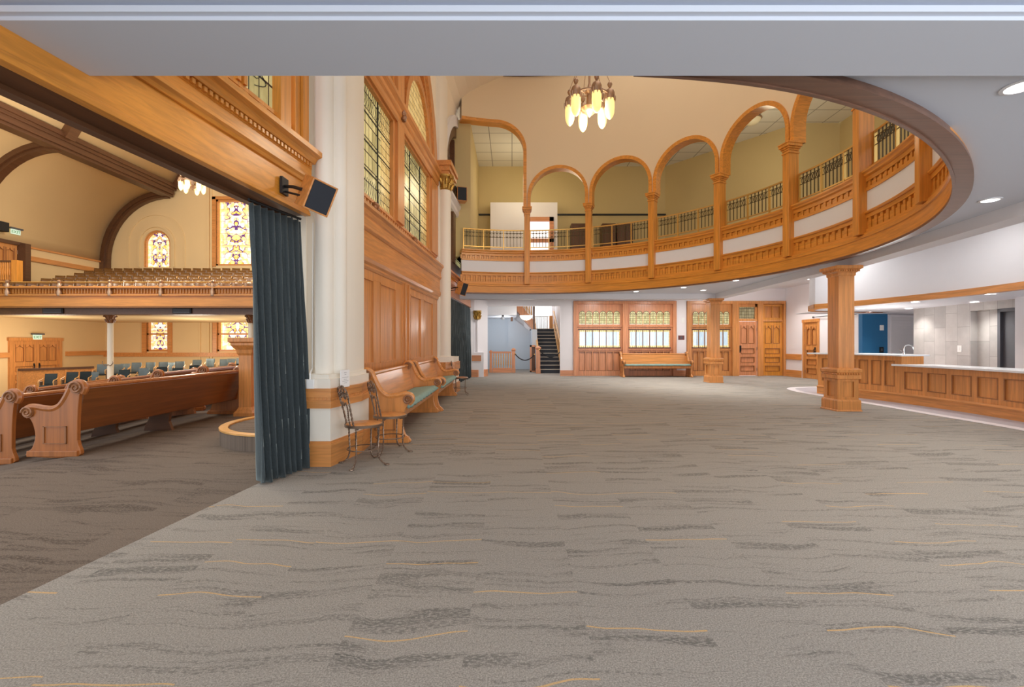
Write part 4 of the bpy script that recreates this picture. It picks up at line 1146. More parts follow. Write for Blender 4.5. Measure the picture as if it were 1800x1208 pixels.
b = MB(KC); b.box(TS-.9, T1, -.62, .09, .79, .83, 40); b.build('low_worktop', M['quartz'], t, bev=.006)
b = MB(KC); b.box(T0-1.6, TS+.7, -.60, .09, 1.0, 1.035, 16); b.build('high_worktop', M['quartz'], t, bev=.006)
b = MB(KC); b.box(TS-.12, TS+.12, -.55, .0, .2, 1.0); b.build('step_end', M['oak_v'], t)
# faucet
fx, fy = CX+8.36*math.sin(R(80.5)), CY+8.36*math.cos(R(80.5))
t = thing('faucet', 'chrome gooseneck faucet on the raised end of the counter', 'faucet', (fx, fy, 1.035))
b = MB(place_map(fx, fy, 1.035)); b.lathe([(.03, 0), (.03, .02), (.016, .03), (.016, .06)], n=14); b.build('base', M['chrome'], t, smooth=True)
b = MB(place_map(fx, fy, 1.035)); b.tube(spline([(0, 0, .04), (0, 0, .13), (.03, -.02, .19), (.09, -.05, .2), (.13, -.07, .16), (.135, -.075, .11)], 6), .011, 8); b.build('spout', M['chrome'], t, smooth=True)
b = MB(place_map(fx, fy, 1.035)); b.tube([(-.01, .02, .05), (-.05, .06, .1)], .006, 6); b.build('lever', M['chrome'], t, smooth=True)
# slatted shutter, grey door, little fittings on the counter room walls
t = thing('slatwall_panel', 'white slatted wall panel between the blue wall and the stone tiles', 'wall panel', (12.0, 13.9, .6))
b = MB(); b.box(11.56, 12.4, 13.865, 13.895, .4, 2.15)
for k in range(20): b.box(11.56, 12.4, 13.835, 13.865, .41+k*.087, .41+k*.087+.068)
b.build('slats', M['white'], t)
t = thing('grey_door', 'dark grey door with a lever handle in the recess beside the tiles', 'door', TM(2.75, -.1, 0))
b = MB(TM); b.box(2.32, 2.38, -.14, -.02, 0, 2.0); b.box(2.98, 3.05, -.14, -.02, 0, 2.0); b.box(2.32, 3.05, -.14, -.02, 1.93, 2.0); b.build('frame', M['darkgrey'], t)
b = MB(TM); b.box(2.38, 2.98, -.14, -.08, 0.01, 1.93); b.build('leaf', M['darkgrey'], t)
b = MB(TM); b.lathe([(.0, 0)], n=3) if False else None
b.tube([(2.86, -.08, 1.06), (2.86, -.02, 1.06), (2.76, -.02, 1.06)], .011, 8); b.lathe([(.022, 1.16), (.022, 1.2)], (2.86, -.06, 0), 12); b.build('lever_handle', M['chrome'], t, smooth=True)
def plate(name, F, u, z, w, h, label, cat, mat='plastic', v=0):
    t = thing(name, label, cat, F(u, v+.01, z))
    b = MB(F); b.box(u-w/2, u+w/2, v-.002, v+.012, z-h/2, z+h/2); b.build('plate', M[mat], t, bev=.003)
    b = MB(F); b.box(u-w*.18, u+w*.18, v+.01, v+.02, z-h*.25, z+h*.25); b.build('rocker', M['plastic' if mat == 'plastic' else 'darkgrey'], t)
    return t
plate('light_switch', TM, 1.42, 1.15, .11, .15, 'white switch plate on the grey stone tiles', 'switch')
FB_ = wall_map(10.7, 13.9, 1, 0)
plate('light_switch', FB_, .59, 1.75, .12, .16, 'white pair of switches high on the blue wall', 'switch', v=.0)
plate('wall_phone', FB_, .58, 1.08, .13, .17, 'black wall fitting low on the blue wall', 'wall fitting', 'black')
RW = wall_map(10.7, 17.8, 0, -1)
plate('light_switch', RW, 3.55, 1.17, .12, .16, 'white switch plate on the side wall behind the near column', 'switch')
BW = wall_map(2.4, 17.8, 1, 0)
plate('wall_plaque', BW, 4.22, 1.5, .24, .17, 'maroon plaque between the two leaded screens', 'plaque', 'plaque')
plate('wall_alarm', BW, 4.28, 2.18, .13, .19, 'white fire alarm high between the two leaded screens', 'alarm')
# barn door track
t = thing('sliding_door_track', 'thin steel sliding-door track above the right-hand door', 'track', (10.66, 15.0, 2.2))
b = MB(RW); b.tube([(1.68, .06, 2.2), (3.7, .06, 2.2)], .012, 8); b.build('bar', M['darkgrey'], t)
for u in (1.68, 2.7, 3.65):
    b = MB(RW); b.box(u-.015, u+.015, .0, .06, 2.17, 2.23); b.build('bracket', M['darkgrey'], t)
# --- gothic panelled doors
def ogee(u0, u1, zs_, h):
    uc = (u0+u1)/2; w = (u1-u0)/2
    return [(u1, zs_), (u1-.12*w, zs_+.45*h), (uc+.42*w, zs_+.62*h), (uc+.18*w, zs_+.72*h), (uc, zs_+h), (uc-.18*w, zs_+.72*h), (uc-.42*w, zs_+.62*h), (u0+.12*w, zs_+.45*h), (u0, zs_)]
def gothic_leaf(name, F, u0, u1, z1, mat, parent, v=0.0, rails=3, handle=None):
    """a leaf with two ogee-headed upper panels over horizontal panels"""
    w = u1-u0; b = MB(F); st = .13*w; mid = .08*w
    uc = (u0+u1)/2
    us = [(u0+st, uc-mid/2), (uc+mid/2, u1-st)]; zt0, zt1 = .60*z1, .93*z1
    hs = []; z = .09*z1
    for k in range(rails): hs.append((z, z+.40*z1/rails*.72, [(u0+st, u1-st)])); z += .48*z1/rails
    panel_grid(b, u0, u1, 0.012, z1, hs+[(zt0, zt1, us)], v-.03, v)
    for a, c in us:
        og = ogee(a, c, zt1-.11*z1, .10*z1); m = len(og)
        for i in range(m-1): b.prism_uz([og[i], og[i+1], (og[i+1][0], zt1), (og[i][0], zt1)], v-.03, v)
    lf = b.build(name, mat, parent, bev=.003)
    for z0, z1_, uu in hs+[(zt0, zt1, us)]:
        for a, c in uu:
            b = MB(F); b.box(a-.004, c+.004, v-.06, v-.03, z0-.004, z1_+.004); b.build('panel', mat, lf)
            b = MB(F); e_ = .012
            for q in ((a-e_, a+e_, z0, z1_), (c-e_, c+e_, z0, z1_), (a, c, z0-e_, z0+e_)): b.box(q[0], q[1], v-.02, v+.012, q[2], q[3])
            if z0 < zt0: b.box(a, c, v-.02, v+.012, z1_-e_, z1_+e_)
            else:
                og = ogee(a, c, zt1-.11*z1, .10*z1); b.band_uz([(p, q-.008) for p, q in og], [(p, q+.008) for p, q in og], v-.02, v+.012)
            b.build('panel_moulding', M['oak_shaded'], lf)
    if handle is not None:
        b = MB(F); b.box(handle-.035, handle+.035, v, v+.01, .43*z1, .56*z1); b.tube([(handle, v+.005, .46*z1), (handle, v+.05, .47*z1), (handle, v+.05, .53*z1), (handle, v+.005, .54*z1)], .012, 6)
        b.build('push_plate', M['black'], lf)
    b = MB(F)
    hu = u1 if handle is not None and handle < uc else u0
    for f_ in (.12, .5, .86): b.box(hu-.012, hu+.012, v-.005, v+.012, f_*z1-.06, f_*z1+.06)
    b.build('hinge', M['bronze'], lf)
    return lf
# door in the right wall
r = struct_root('door_1')
b = MB(RW); b.box(1.08, 1.17, -.06, .035, 0, 2.12); b.box(1.88, 1.97, -.06, .035, 0, 2.12); b.box(1.06, 1.99, -.06, .045, 2.03, 2.14); struct('frame', b, M['oak_v'], r, bev=.004)
gothic_leaf('leaf', RW, 1.18, 1.87, 2.03, M['oak_v'], r, -.01, 3, 1.72)
# --- leaded screens on the back wall
def screen(name, u0, u1, secs, ends, mat, label):
    """wooden screen: arched panes above, leaded panes in the middle, panels below"""
    t = thing(name, label, 'screen', BW((u0+u1)/2, 0, 0))
    b = MB(BW)
    b.box(u0, u1, -.15, .06, 2.82, 2.93)
    for a, c in ends: b.box(a, c, -.15, .06, 0, 2.82)
    b.build('frame', mat, t, bev=.004)
    for a, c, n in secs:
        b = MB(BW); w = (c-a-.16)/n; cs = [a+.08+w*k for k in range(n)]
        rows_ = [(.20, .96, [(q+.02, q+w-.02) for q in cs]), (1.12, 1.80, [(q+.012, q+w-.012) for q in cs]), (2.02, 2.36, [(q+.012, q+w-.012) for q in cs])]
        panel_grid(b, a, c, 0, 2.82, rows_+[], -.1, -.05)
        for q in cs:
            rr = (w-.024)/2; ap = arch_pts(q+w/2, 2.36-.0, rr, 12)
            b.prism_uz([(q+.012, 2.36)]+[(q+.012, 2.36)], -.1, -.05) if False else None
        b.build('panelling', mat, t, bev=.002)
        b = MB(BW); b.box(a, c, -.06, -.01, 1.92, 1.97); b.box(a, c, -.06, -.02, 1.02, 1.06); b.build('rail_moulding', mat, t)
        for q in cs:
            b = MB(BW); b.box(q+.012, q+w-.012, -.115, -.095, .19, .97); lp = b.build('lower_panel', mat, t)
            b = MB(BW)
            for z_ in ((q+.014, q+.03, .2, .96), (q+w-.03, q+w-.014, .2, .96), (q+.02, q+w-.02, .2, .216), (q+.02, q+w-.02, .944, .96)): b.box(z_[0], z_[1], -.1, -.042, z_[2], z_[3])
            b.build('panel_moulding', M['oak_shaded'], lp)
        b = MB(BW); b.box(a+.08, c-.08, -.095, -.088, 1.11, 1.81); b.build('leaded_panes', M['screen_x'], t)
        b = MB(BW); b.box(a+.085, c-.085, -.09, -.082, 1.73, 1.80); b.box(a+.085, c-.085, -.09, -.082, 1.12, 1.19); b.box(a+.085, a+.12, -.09, -.083, 1.12, 1.8); b.box(c-.12, c-.085, -.09, -.083, 1.12, 1.8); b.build('gold_border', M['goldpane'], t)
        b = MB(BW)
        for q in cs[1:]: b.box(q-.011, q+.011, -.1, -.04, 1.1, 1.82)
        b.box(a+.05, c-.05, -.1, -.035, 1.80, 1.84); b.box(a+.05, c-.05, -.1, -.035, 1.08, 1.12); b.build('mullions', M['brown'], t)
        # arched panes cut into the top board
        b = MB(BW)
        for q in cs:
            rr = (w-.03)/2; b.prism_uz([(q+.015, 2.03)]+[(q+w/2-rr*math.cos(PI*i/12), 2.4+rr*1.15*math.sin(PI*i/12)) for i in range(13)]+[(q+w-.015, 2.03)], -.07, -.047)
        b.build('arched_panes', M['amber_x'], t)
        b = MB(BW)
        for q in cs:
            rr = (w-.03)/2; o_ = [(q+w/2-(rr+.012)*math.cos(PI*i/12), 2.4+(rr*1.15+.012)*math.sin(PI*i/12)) for i in range(13)]; i_ = [(q+w/2-rr*math.cos(PI*i/12), 2.4+rr*1.15*math.sin(PI*i/12)) for i in range(13)]
            b.band_uz(i_, o_, -.06, -.035)
            rr2 = rr*.62; o_ = [(q+w/2-(rr2+.008)*math.cos(PI*i/10), 2.38+(rr2*1.2+.008)*math.sin(PI*i/10)) for i in range(11)]; i_ = [(q+w/2-rr2*math.cos(PI*i/10), 2.38+rr2*1.2*math.sin(PI*i/10)) for i in range(11)]
            b.band_uz(i_, o_, -.06, -.044)
        b.build('pane_arches', M['brown'], t)
    return t
screen('leaded_screen', .0, 4.02, [(.14, 1.92, 6), (2.12, 3.88, 6)], [(0, .14), (1.92, 2.12), (3.88, 4.02)], M['red_v'], 'wide oak screen of leaded panes on the back wall behind the lone pew')
s2 = screen('leaded_screen', 4.44, 8.28, [(4.6, 6.2, 6)], [(4.44, 4.6), (6.2, 6.46), (7.2, 7.4), (8.2, 8.28)], M['oak_v'], 'oak screen of leaded panes with a door on the back wall behind the far column')
b = MB(BW); b.box(6.46, 7.2, -.12, -.02, 2.14, 2.24); b.box(7.4, 8.2, -.14, -.105, 0, 2.82); b.box(7.4, 8.2, -.08, -.03, 2.1, 2.2); b.box(6.46, 6.5, -.1, -.03, 2.24, 2.82); b.box(7.12, 7.2, -.1, -.03, 2.24, 2.82); b.box(6.46, 7.2, -.1, -.03, 2.7, 2.82)
b.build('door_surround', M['oak_v'], s2, bev=.004)
b = MB(BW); b.box(6.5, 7.12, -.09, -.08, 2.24, 2.7); b.build('transom_pane', leaded('olive_transom_glass', srgb(110, 100, 64), srgb(170, 164, 128), .22, .09, .12, 'x'), s2)
gothic_leaf('door_leaf', BW, 6.48, 7.18, 2.13, M['red_v'], s2, -.03, 3, 6.55)
gothic_leaf('fixed_leaf', BW, 7.42, 8.18, 2.13, M['gold_v'], s2, -.03, 3)
b = MB(BW); panel_grid(b, 7.42, 8.18, 2.2, 2.8, [(2.28, 2.72, [(7.5, 7.78), (7.82, 8.1)])], -.06, -.03); b.build('upper_panel', M['gold_v'], s2)

# --- downlights
def downlight(x, y, z, label, grp, power=0):
    t = thing('downlight', label, 'downlight', (x, y, z), 0, grp)
    F = place_map(x, y, z)
    b = MB(F); b.lathe([(.075, -.001), (.1, -.001), (.1, -.008), (.078, -.012)], n=24, cap=False); b.build('trim_ring', M['white'], t, smooth=True)
    b = MB(F); b.lathe([(0, -.006), (.078, -.006), (.078, -.003), (0, -.003)], n=24); b.build('lens', M['lamp_white'], t)
    if power:
        l = bpy.data.lights.new('downlight_lamp', 'SPOT'); l.energy = power; l.spot_size = R(125); l.spot_blend = .8; l.shadow_soft_size = .08; l.color = (1, .96, .9)
        o = bpy.data.objects.new('downlight_lamp', l); COL.objects.link(o); o.location = (x, y, z-.03)
    return t
ring = [(166, 'downlight in the ceiling ring at the top right edge, nearest the camera'), (124, 'downlight in the ceiling ring at the right, outside the widest bend of the rim'), (97, None),
        (57, 'downlight in the ceiling ring above the far column, nearest the rim'), (46, 'downlight in the ceiling ring left of the far column, by the oak rim'),]
DL = [(3.19, 2.85, ring[0][1]), (5.37, 5.11, ring[1][1]), (5.70, 11.6, ring[3][1]), (4.92, 13.05, ring[4][1]),
      (5.78, 13.75, 'downlight in the ceiling ring just left of the far column, beside the white cross beam'), (3.83, 14.05, 'downlight in the ceiling ring farthest left, above the lone pew')]
for x, y, lb in DL: downlight(x, y, 2.885, lb, 'downlights in the ceiling ring', 110)
for x, y, lb in ((ax(1363, 16.6), 16.6, 'downlight in the high ceiling above the panelled doors, left one of two'), (ax(1422, 15.2), 15.2, 'downlight in the high ceiling above the right-hand door, right one of two')):
    downlight(x, y, 3.425, lb, 'downlights in the high side ceiling', 120)
names = ['rightmost', 'second from the right', 'in the middle, nearer the oak trim', 'in the middle, nearer the tiles', 'leftmost, by the column', 'second from the left']
for (px, py), nm in zip([(1741, 516), (1713, 530.5), (1609, 530.5), (1598, 542), (1512, 542.5), (1526, 549)], names):
    Y = (2.17-CAMZ)*800/(604-py); downlight(ax(px, Y), Y, 2.168, 'downlight in the soffit above the counter, '+nm, 'downlights above the counter', 45)
# ================================================================== STAIR HALL BEHIND THE BACK WALL
b = MB(); b.box(-1.62, -1.3, 17.98, 24.6, 0, 4.2); b.box(-1.3, .6, 22.6, 22.75, 0, 4.2); b.box(.9, 1.12, 20.3, 22.75, 0, 1.9)
b.prism_uz([(-.2, 2.72), (1.12, 1.7), (1.12, 0), (-.2, 0)], 22.45, 22.6)
struct('wall_stair_hall', b, M['bluegrey'])
b = MB(); b.box(2.3, 2.45, 17.98, 24.6, 0, 5.0); b.box(.3, 2.45, 24.45, 24.6, 1.9, 5.0); struct('wall_stair_right', b, M['hallwhite'])
b = MB(); b.box(-1.3, .2, 19.3, 22.6, 2.5, 2.6); b.box(-1.3, .2, 19.25, 19.3, 2.48, 3.2); struct('ceiling_stair_hall', b, M['white'])
# door on the hall's left side
r = struct_root('door_2')
b = MB(); b.box(-1.3, -1.26, 18.35, 18.48, 0, 2.16); b.box(-1.3, -1.26, 19.3, 19.43, 0, 2.16); b.box(-1.3, -1.26, 18.35, 19.43, 2.06, 2.18); struct('frame', b, M['red_v'], r)
b = MB(); b.box(-1.3, -1.28, 18.48, 19.3, 0, 2.06); struct('leaf', b, M['red_v'], r)
def turned(F, u, z0, z1, r=.02):
    h = z1-z0; return lambda b: b.lathe([(r*.7, z0), (r*.7, z0+.12*h), (r, z0+.16*h), (r*1.1, z0+.3*h), (r*.6, z0+.55*h), (r*.9, z0+.8*h), (r*.6, z0+.85*h), (r*.7, z1)], F(u, 0, 0), 8)
def newel(x, y, h, w, label):
    t = thing('newel_post', label, 'newel post', (x, y, 0), 0, None)
    b = MB(); b.square_lathe([(w*1.2, 0), (w*1.2, .18), (w, .2), (w, h-.14), (w*1.15, h-.12)], (x, y, 0)); b.build('shaft', M['red_v'], t)
    b = MB(); b.square_lathe([(w*1.15, h-.12), (w*1.4, h-.1), (w*1.4, h-.06), (w*.8, h-.02), (w*.2, h)], (x, y, 0)); b.build('cap', M['red_v'], t)
    return t
# railing on the left
y = 19.85; x0, x1 = ax(866, y), ax(899, y)
t = thing('stair_railing', 'short wooden railing with pale balusters left of the stair hall', 'railing', ((x0+x1)/2, y, 0))
b = MB(); b.box(x0, x1, y-.05, y+.05, .84, .92); b.build('handrail', M['red_x'], t)
b = MB(); b.box(x0, x1, y-.05, y+.05, 0, .2); b.build('bottom_rail', M['red_x'], t)
for k in range(8):
    u = x0+.05+(x1-x0-.08)*k/7; b = MB(); b.lathe([(.018, .2), (.018, .3), (.028, .36), (.02, .6), (.026, .76), (.018, .84)], (u, y, 0), 8); b.build('baluster', M['blond'], t, smooth=True)
newel(x1+.09, y, 1.07, .07, 'short wooden newel post ending the railing, left of the rope')
newel(x0-.08, y, .98, .05, 'slim wooden newel post at the left end of the stair-hall railing')
# the main flight
ys, run, rise, n = 19.5, .30, .168, 12
t = thing('staircase', 'straight stair of dark treads with pale nosings in the stair hall', 'staircase', (1.62, 19.5, 0))
xl, xr = 1.16, 2.06
for k in range(n):
    b = MB(); b.box(xl-(.12 if k == 0 else 0), xr+.04, ys+run*k, ys+run*n+.3, rise*k, rise*(k+1)); b.build('step', M['stepblack'], t)
    b = MB(); b.box(xl-(.12 if k == 0 else 0), xr+.04, ys+run*k-.02, ys+run*k+.035, rise*(k+1)-.022, rise*(k+1)+.004); b.build('nosing', M['stone'], t)
b = MB(); b.box(.95, 2.3, ys+run*n+.3, 24.45, rise*n-.1, rise*n); b.build('landing', M['stepblack'], t)
for s, x in ((0, xl-.05), (1, xr+.07)):
    b = MB(); b.prism_vz([(ys-.02, 0), (ys+.2, .0), (ys+run*n+.3, rise*n-.2), (ys+run*n+.3, rise*n+.25), (ys+.0, .28)], x-.03, x+.03); b.build('stringer', M['blond'], t)
    b = MB(); b.tube([(x, ys+.05, 1.02), (x, ys+run*n+.2, rise*n+.9)], .04, 8); b.build('handrail', M['blond'], t, smooth=True)
    for k in range(9):
        q = (k+.7)/9.3; yy = ys+run*n*q; b = MB(); b.tube([(x, yy, .2+rise*n*q), (x, yy, .98+(rise*n+.0)*q)], .015, 6); b.build('baluster', M['blond'], t)
newel(xl-.05, ys-.15, 1.16, .085, 'stout wooden newel post at the left foot of the stair')
newel(xr+.1, ys-.15, 1.16, .075, 'stout wooden newel post at the right foot of the stair')
# upper return flight seen from below
t = thing('upper_stair_flight', 'underside of a wooden upper stair flight with turned balusters above the hall', 'staircase', (.6, 21.3, 1.8))
P0, P1 = (.02, 3.05), (1.03, 1.83)
b = MB(); b.prism_uz([(P0[0], P0[1]), (P1[0], P1[1]), (P1[0], P1[1]+.5), (P0[0], P0[1]+.5)], 21.2, 22.3); b.build('stringer', M['red_v'], t)
b = MB(); b.box(-.06, .04, 21.1, 21.2, 2.3, 4.0); b.build('drop_newel', M['brown'], t); b = MB(); b.box(.98, 1.06, 21.1, 21.2, 1.75, 3.6); b.build('drop_newel', M['brown'], t)
for k in range(9):
    u = .1+k*.1; zb = P0[1]+.5-(u-P0[0])*1.21; b = MB(); b.lathe([(.02, 0), (.02, .1), (.035, .2), (.02, .45), (.03, .7), (.02, .8)], (u, 21.16, zb-.05), 8); b.build('baluster', M['blond'], t, smooth=True)
b = MB(); b.tube([(.0, 21.16, 4.35), (1.04, 21.16, 3.09)], .045, 8); b.build('handrail', M['red_v'], t)
# dark cupboard opening under the flight
t = thing('under_stair_doorway', 'small wood-framed dark doorway under the stair', 'doorway', (.92, 20.3, 0))
x0, x1 = ax(931.5, 20.2), ax(941, 20.2)
b = MB(); b.box(x0, x0+.08, 20.2, 20.3, 0, 1.2); b.box(x0, x1, 20.2, 20.3, 1.12, 1.2); b.box(x0, x1, 20.2, 20.3, 0, .06); b.build('frame', M['red_v'], t)
b = MB(); b.box(x0+.07, x1, 20.28, 20.3, .05, 1.14); b.build('dark_leaf', M['brown'], t)
# window on the landing
r = struct_root('window_5')
b = MB(); b.box(1.2, 2.12, 24.40, 24.44, 1.95, 3.6); struct('pane', b, M['day'], r)
t = thing('landing_radiator', 'white upright radiator in front of the bright landing window', 'radiator', (1.6, 24.3, 2.02))
for k in range(10):
    b = MB(); b.box(1.2+k*.075, 1.2+k*.075+.045, 24.26, 24.34, 2.02, 2.74); b.build('radiator_fin', M['plastic'], t, bev=.01)
b = MB(); b.box(1.18, 1.95, 24.27, 24.33, 2.68, 2.74); b.build('top_pipe', M['plastic'], t)
t = thing('landing_post', 'orange wooden post at the right end of the landing radiator', 'post', (2.1, 24.2, 2.016)); b = MB(); b.box(1.98, 2.16, 24.1, 24.25, 2.016, 2.74); b.build('shaft', M['oak_v'], t, bev=.01)
# rope barriers
def rope(label, a, c, sag):
    t = thing('rope_barrier', label, 'rope', tuple((Vector(a)+Vector(c))/2))
    pts = [tuple(Vector(a).lerp(Vector(c), i/14)-Vector((0, 0, sag*4*(i/14)*(1-i/14)))) for i in range(15)]
    b = MB(); b.tube(pts, .022, 8); b.build('rope', M['chain'], t, smooth=True)
    for p in (a, c):
        b = MB(); b.ball(p, .035, 8); b.build('hook', M['brass'], t, smooth=True)
rope('black rope barrier sagging across the foot of the stair', (xl-.0, ys-.28, 1.0), (xr+.05, ys-.28, 1.0), .3)
rope('black rope barrier between the short railing and the stair', (ax(903, y)+.06, y-.1, .82), (xl-.2, ys-.1, .8), .26)
# pendant bowl and small lamp
def pendant(label, x, y_, z, r_, top, mat):
    t = thing('pendant_lamp', label, 'pendant lamp', (x, y_, z))
    b = MB(place_map(x, y_, z)); b.lathe([(r_, .12), (r_*.96, .06), (r_*.7, -.02), (r_*.35, -.06), (0, -.07)], n=24); b.build('bowl', M[mat], t, smooth=True)
    b = MB(place_map(x, y_, z)); b.tube([(0, 0, .0), (0, 0, top-z)], .008, 6)
    for k in range(3): b.tube([(r_*.9*math.cos(2.1*k), r_*.9*math.sin(2.1*k), .11), (0, 0, .5)], .005, 5)
    b.build('hanger', M['bronze'], t)
pendant('lit opal bowl pendant hanging in the stair hall opening', ax(925, 18.6), 18.6, az(560, 18.6), .26, 3.9, 'lamp_bowl')
t = thing('ceiling_lamp', 'small unlit globe lamp under the stair-hall ceiling', 'ceiling lamp', (ax(884, 19.6), 19.6, 2.5))
b = MB(place_map(ax(884, 19.6), 19.6, 2.5)); b.lathe([(.0, 0), (.05, 0), (.05, -.04), (.03, -.06)], n=14); b.build('base', M['darkgrey'], t)
b = MB(place_map(ax(884, 19.6), 19.6, 2.5)); b.ball((0, 0, -.13), .085, 12); b.build('globe', M['bluegrey'], t, smooth=True)
# ================================================================== AUDITORIUM BEYOND THE NEAR BAY
S = sanc
FZ = -.35                                       # underside of the shell in measured units
# end wall with window openings
WIN = [  # x0, x1, z0, z1 of glass on the end wall (measured units, depth 18)
    (ax(380, 18), ax(443, 18), az(467, 18), az(351, 18)),
    (ax(382, 18), ax(446, 18), az(618, 18), az(545, 18)),
    (ax(258, 18), ax(296, 18), az(618, 18), az(545, 18))]
RX0, RX1 = ax(252, 18), ax(299, 18); RZ0, RZ1 = az(470, 18), az(405, 18)
b = MB(S)
XL, XR_ = -16.3, -4.0
xs = sorted(set([XL, WIN[2][0], WIN[2][1], RX0, RX1, WIN[0][0], WIN[0][1], WIN[1][0], WIN[1][1], XR_]))
for a, c in zip(xs, xs[1:]):
    m_ = (a+c)/2; holes = []
    for w in WIN:
        if w[0] < m_ < w[1]: holes.append((w[2], w[3]))
    if RX0 < m_ < RX1: holes.append((RZ0, RZ1))
    z = -1.6
    for h0, h1 in sorted(holes): b.box(a, c, 18, 18.35, z, h0); z = h1
    b.box(a, c, 18, 18.35, z, 10.8)
struct('wall_auditorium_end', b, M['tan'])
rc = (RX0+RX1)/2; rw = (RX1-RX0)/2
b = MB(S)
pts = arch_pts(rc, RZ1-rw, rw, 16)
for i in range(16):
    a, c = pts[i], pts[i+1]; b.prism_uz([a, c, (c[0], RZ1+.001), (a[0], RZ1+.001)], 18.0, 18.3)
b.band_uz([(RX1+.12, RZ0)]+arch_pts(rc, RZ1-rw, rw+.12, 20)+[(RX0-.12, RZ0)], [(RX1+.2, RZ0)]+arch_pts(rc, RZ1-rw, rw+.2, 20)+[(RX0-.2, RZ0)], 17.95, 18.0)
b.band_uz([(RX1+.55, RZ0)]+arch_pts(rc, RZ1-rw+.05, rw+.55, 24)+[(RX0-.55, RZ0)], [(RX1+.6, RZ0)]+arch_pts(rc, RZ1-rw+.05, rw+.6, 24)+[(RX0-.6, RZ0)], 17.97, 18.0)
for px in (366, 371): b.box(ax(px, 18), ax(px+3, 18), 17.94, 18.0, -1, 8)
b.box(ax(351, 18), ax(353, 18), 17.96, 18.0, -1, az(555, 18))
struct('trim_17', b, M['tan'])
for i, (x0, x1, z0, z1) in enumerate(WIN):
    r = struct_root('window_%d' % (6+i))
    b = MB(S); e = .1
    for q in ((x0-.02, x0+.06, z0, z1), (x1-.06, x1+.02, z0, z1), (x0, x1, z0, z0+.07), (x0, x1, z1-.07, z1)): b.box(q[0], q[1], 18.02, 18.15, q[2], q[3])
    b.box(x0-.16, x0, 17.95, 18.05, z0-.05, z1+.1); b.box(x1, x1+.16, 17.95, 18.05, z0-.05, z1+.1)
    if i == 0: b.box(x0-.16, x1+.16, 17.95, 18.05, z1, z1+.12)
    zm = z0+(z1-z0)*.42
    if i: b.box(x0, x1, 18.02, 18.14, zm-.03, zm+.03)
    struct('frame', b, M['oak_x'], r)
    b = MB(S); b.box(x0+.05, x1-.05, 18.14, 18.16, z0+.05, z1-.05)
    w_ = (x1-x0)*SK; struct('stained_glass', b, stained('stained_glass_%d' % i, w_, (x0+x1)/2*SK, CAMZ+((z0+z1)/2-CAMZ)*SK, [1.0, 1.1, 1.7][i], i*3.7), r)
r = struct_root('window_9')
b = MB(S); b.band_uz([(RX1-.07, RZ0)]+arch_pts(rc, RZ1-rw, rw-.07, 20)+[(RX0+.07, RZ0)], [(RX1, RZ0)]+arch_pts(rc, RZ1-rw, rw, 20)+[(RX0, RZ0)], 18.05, 18.16); struct('frame', b, M['oak_x'], r)
b = MB(S); b.prism_uz([(RX1-.05, RZ0)]+arch_pts(rc, RZ1-rw, rw-.05, 20)+[(RX0+.05, RZ0)], 18.15, 18.17); struct('stained_glass', b, stained('stained_glass_round', 2*rw*SK, rc*SK, CAMZ+((RZ0+RZ1)/2-CAMZ)*SK, 1.5, 21.3), r)
# side wall, vault, beam and ribs
b = MB(S); b.box(-16.35, -16.1, 8.0, 18.3, -1.6, 4.55); struct('wall_auditorium_side', b, M['tan'])
vault = [(-16.1+2.6*(1-math.cos(PI/2*i/14)), 4.5+2.75*math.sin(PI/2*i/14)) for i in range(15)]
b = MB(S); b.grid([[(x, y_, z) for x, z in vault] for y_ in (8.0, 18.0)]); struct('ceiling_auditorium_vault', b, M['tan'], smooth=True, solid=.03)
b = MB(S); b.box(-13.75, -13.25, 7.5, 17.85, 7.1, 7.3)
for x0, x1, z in ((-13.8, -13.2, 7.26), (-13.68, -13.32, 7.02), (-13.85, -13.15, 7.36)): b.box(x0, x1, 7.5, 17.9, z, z+.14)
struct('trim_18', b, M['brown'])
up = [(-13.3, 7.44), (-12.9, 8.1), (-12.0, 9.0), (-10.3, 9.8), (-8.5, 10.3), (-4.0, 10.5)]
b = MB(S); b.grid([[(x, y_, z) for x, z in up] for y_ in (7.5, 18.0)]); struct('ceiling_auditorium', b, M['tan'], smooth=True, solid=.03)
b = MB(S)
for y0, y1 in ((13.35, 13.65), (17.75, 18.0)):
    for d0, d1, dy in ((.0, .16, 0), (.16, .26, .06)):
        iv = [(-16.1+(2.6)*(1-math.cos(PI/2*i/14))+d0*math.cos(PI/2*i/14), 4.5+2.75*math.sin(PI/2*i/14)-d0*math.sin(PI/2*i/14)) for i in range(15)]
        ov = [(-16.1+(2.6)*(1-math.cos(PI/2*i/14))+d1*math.cos(PI/2*i/14), 4.5+2.75*math.sin(PI/2*i/14)-d1*math.sin(PI/2*i/14)) for i in range(15)]
        if y0 > 17: iv = [(-16.1+d0, 2.6)]+iv; ov = [(-16.1+d1, 2.6)]+ov
        b.band_uz(iv, ov, y0+dy, y1-dy*.3)
    iu = [(x-.05, z+.05) for x, z in up]; ou = [(x+.2, z-.12) for x, z in up]; b.band_uz(iu, ou, y0, y1)
struct('trim_19', b, M['brown'])
b = MB(S)
b.box(-16.1, -16.04, 8, 17.9, 4.44, 4.5); b.box(-16.1, -16.02, 14.95, 17.9, 4.02, 4.18)
b.box(-16.1, -16.0, 16.4, 18.0, .82, .98); b.box(-16.1, -16.0, 8.0, 14.5, .82, .98); b.box(-16.1, -4.0, 17.92, 18.0, az(627, 18), az(620, 18))
struct('trim_20', b, M['oak_h'])
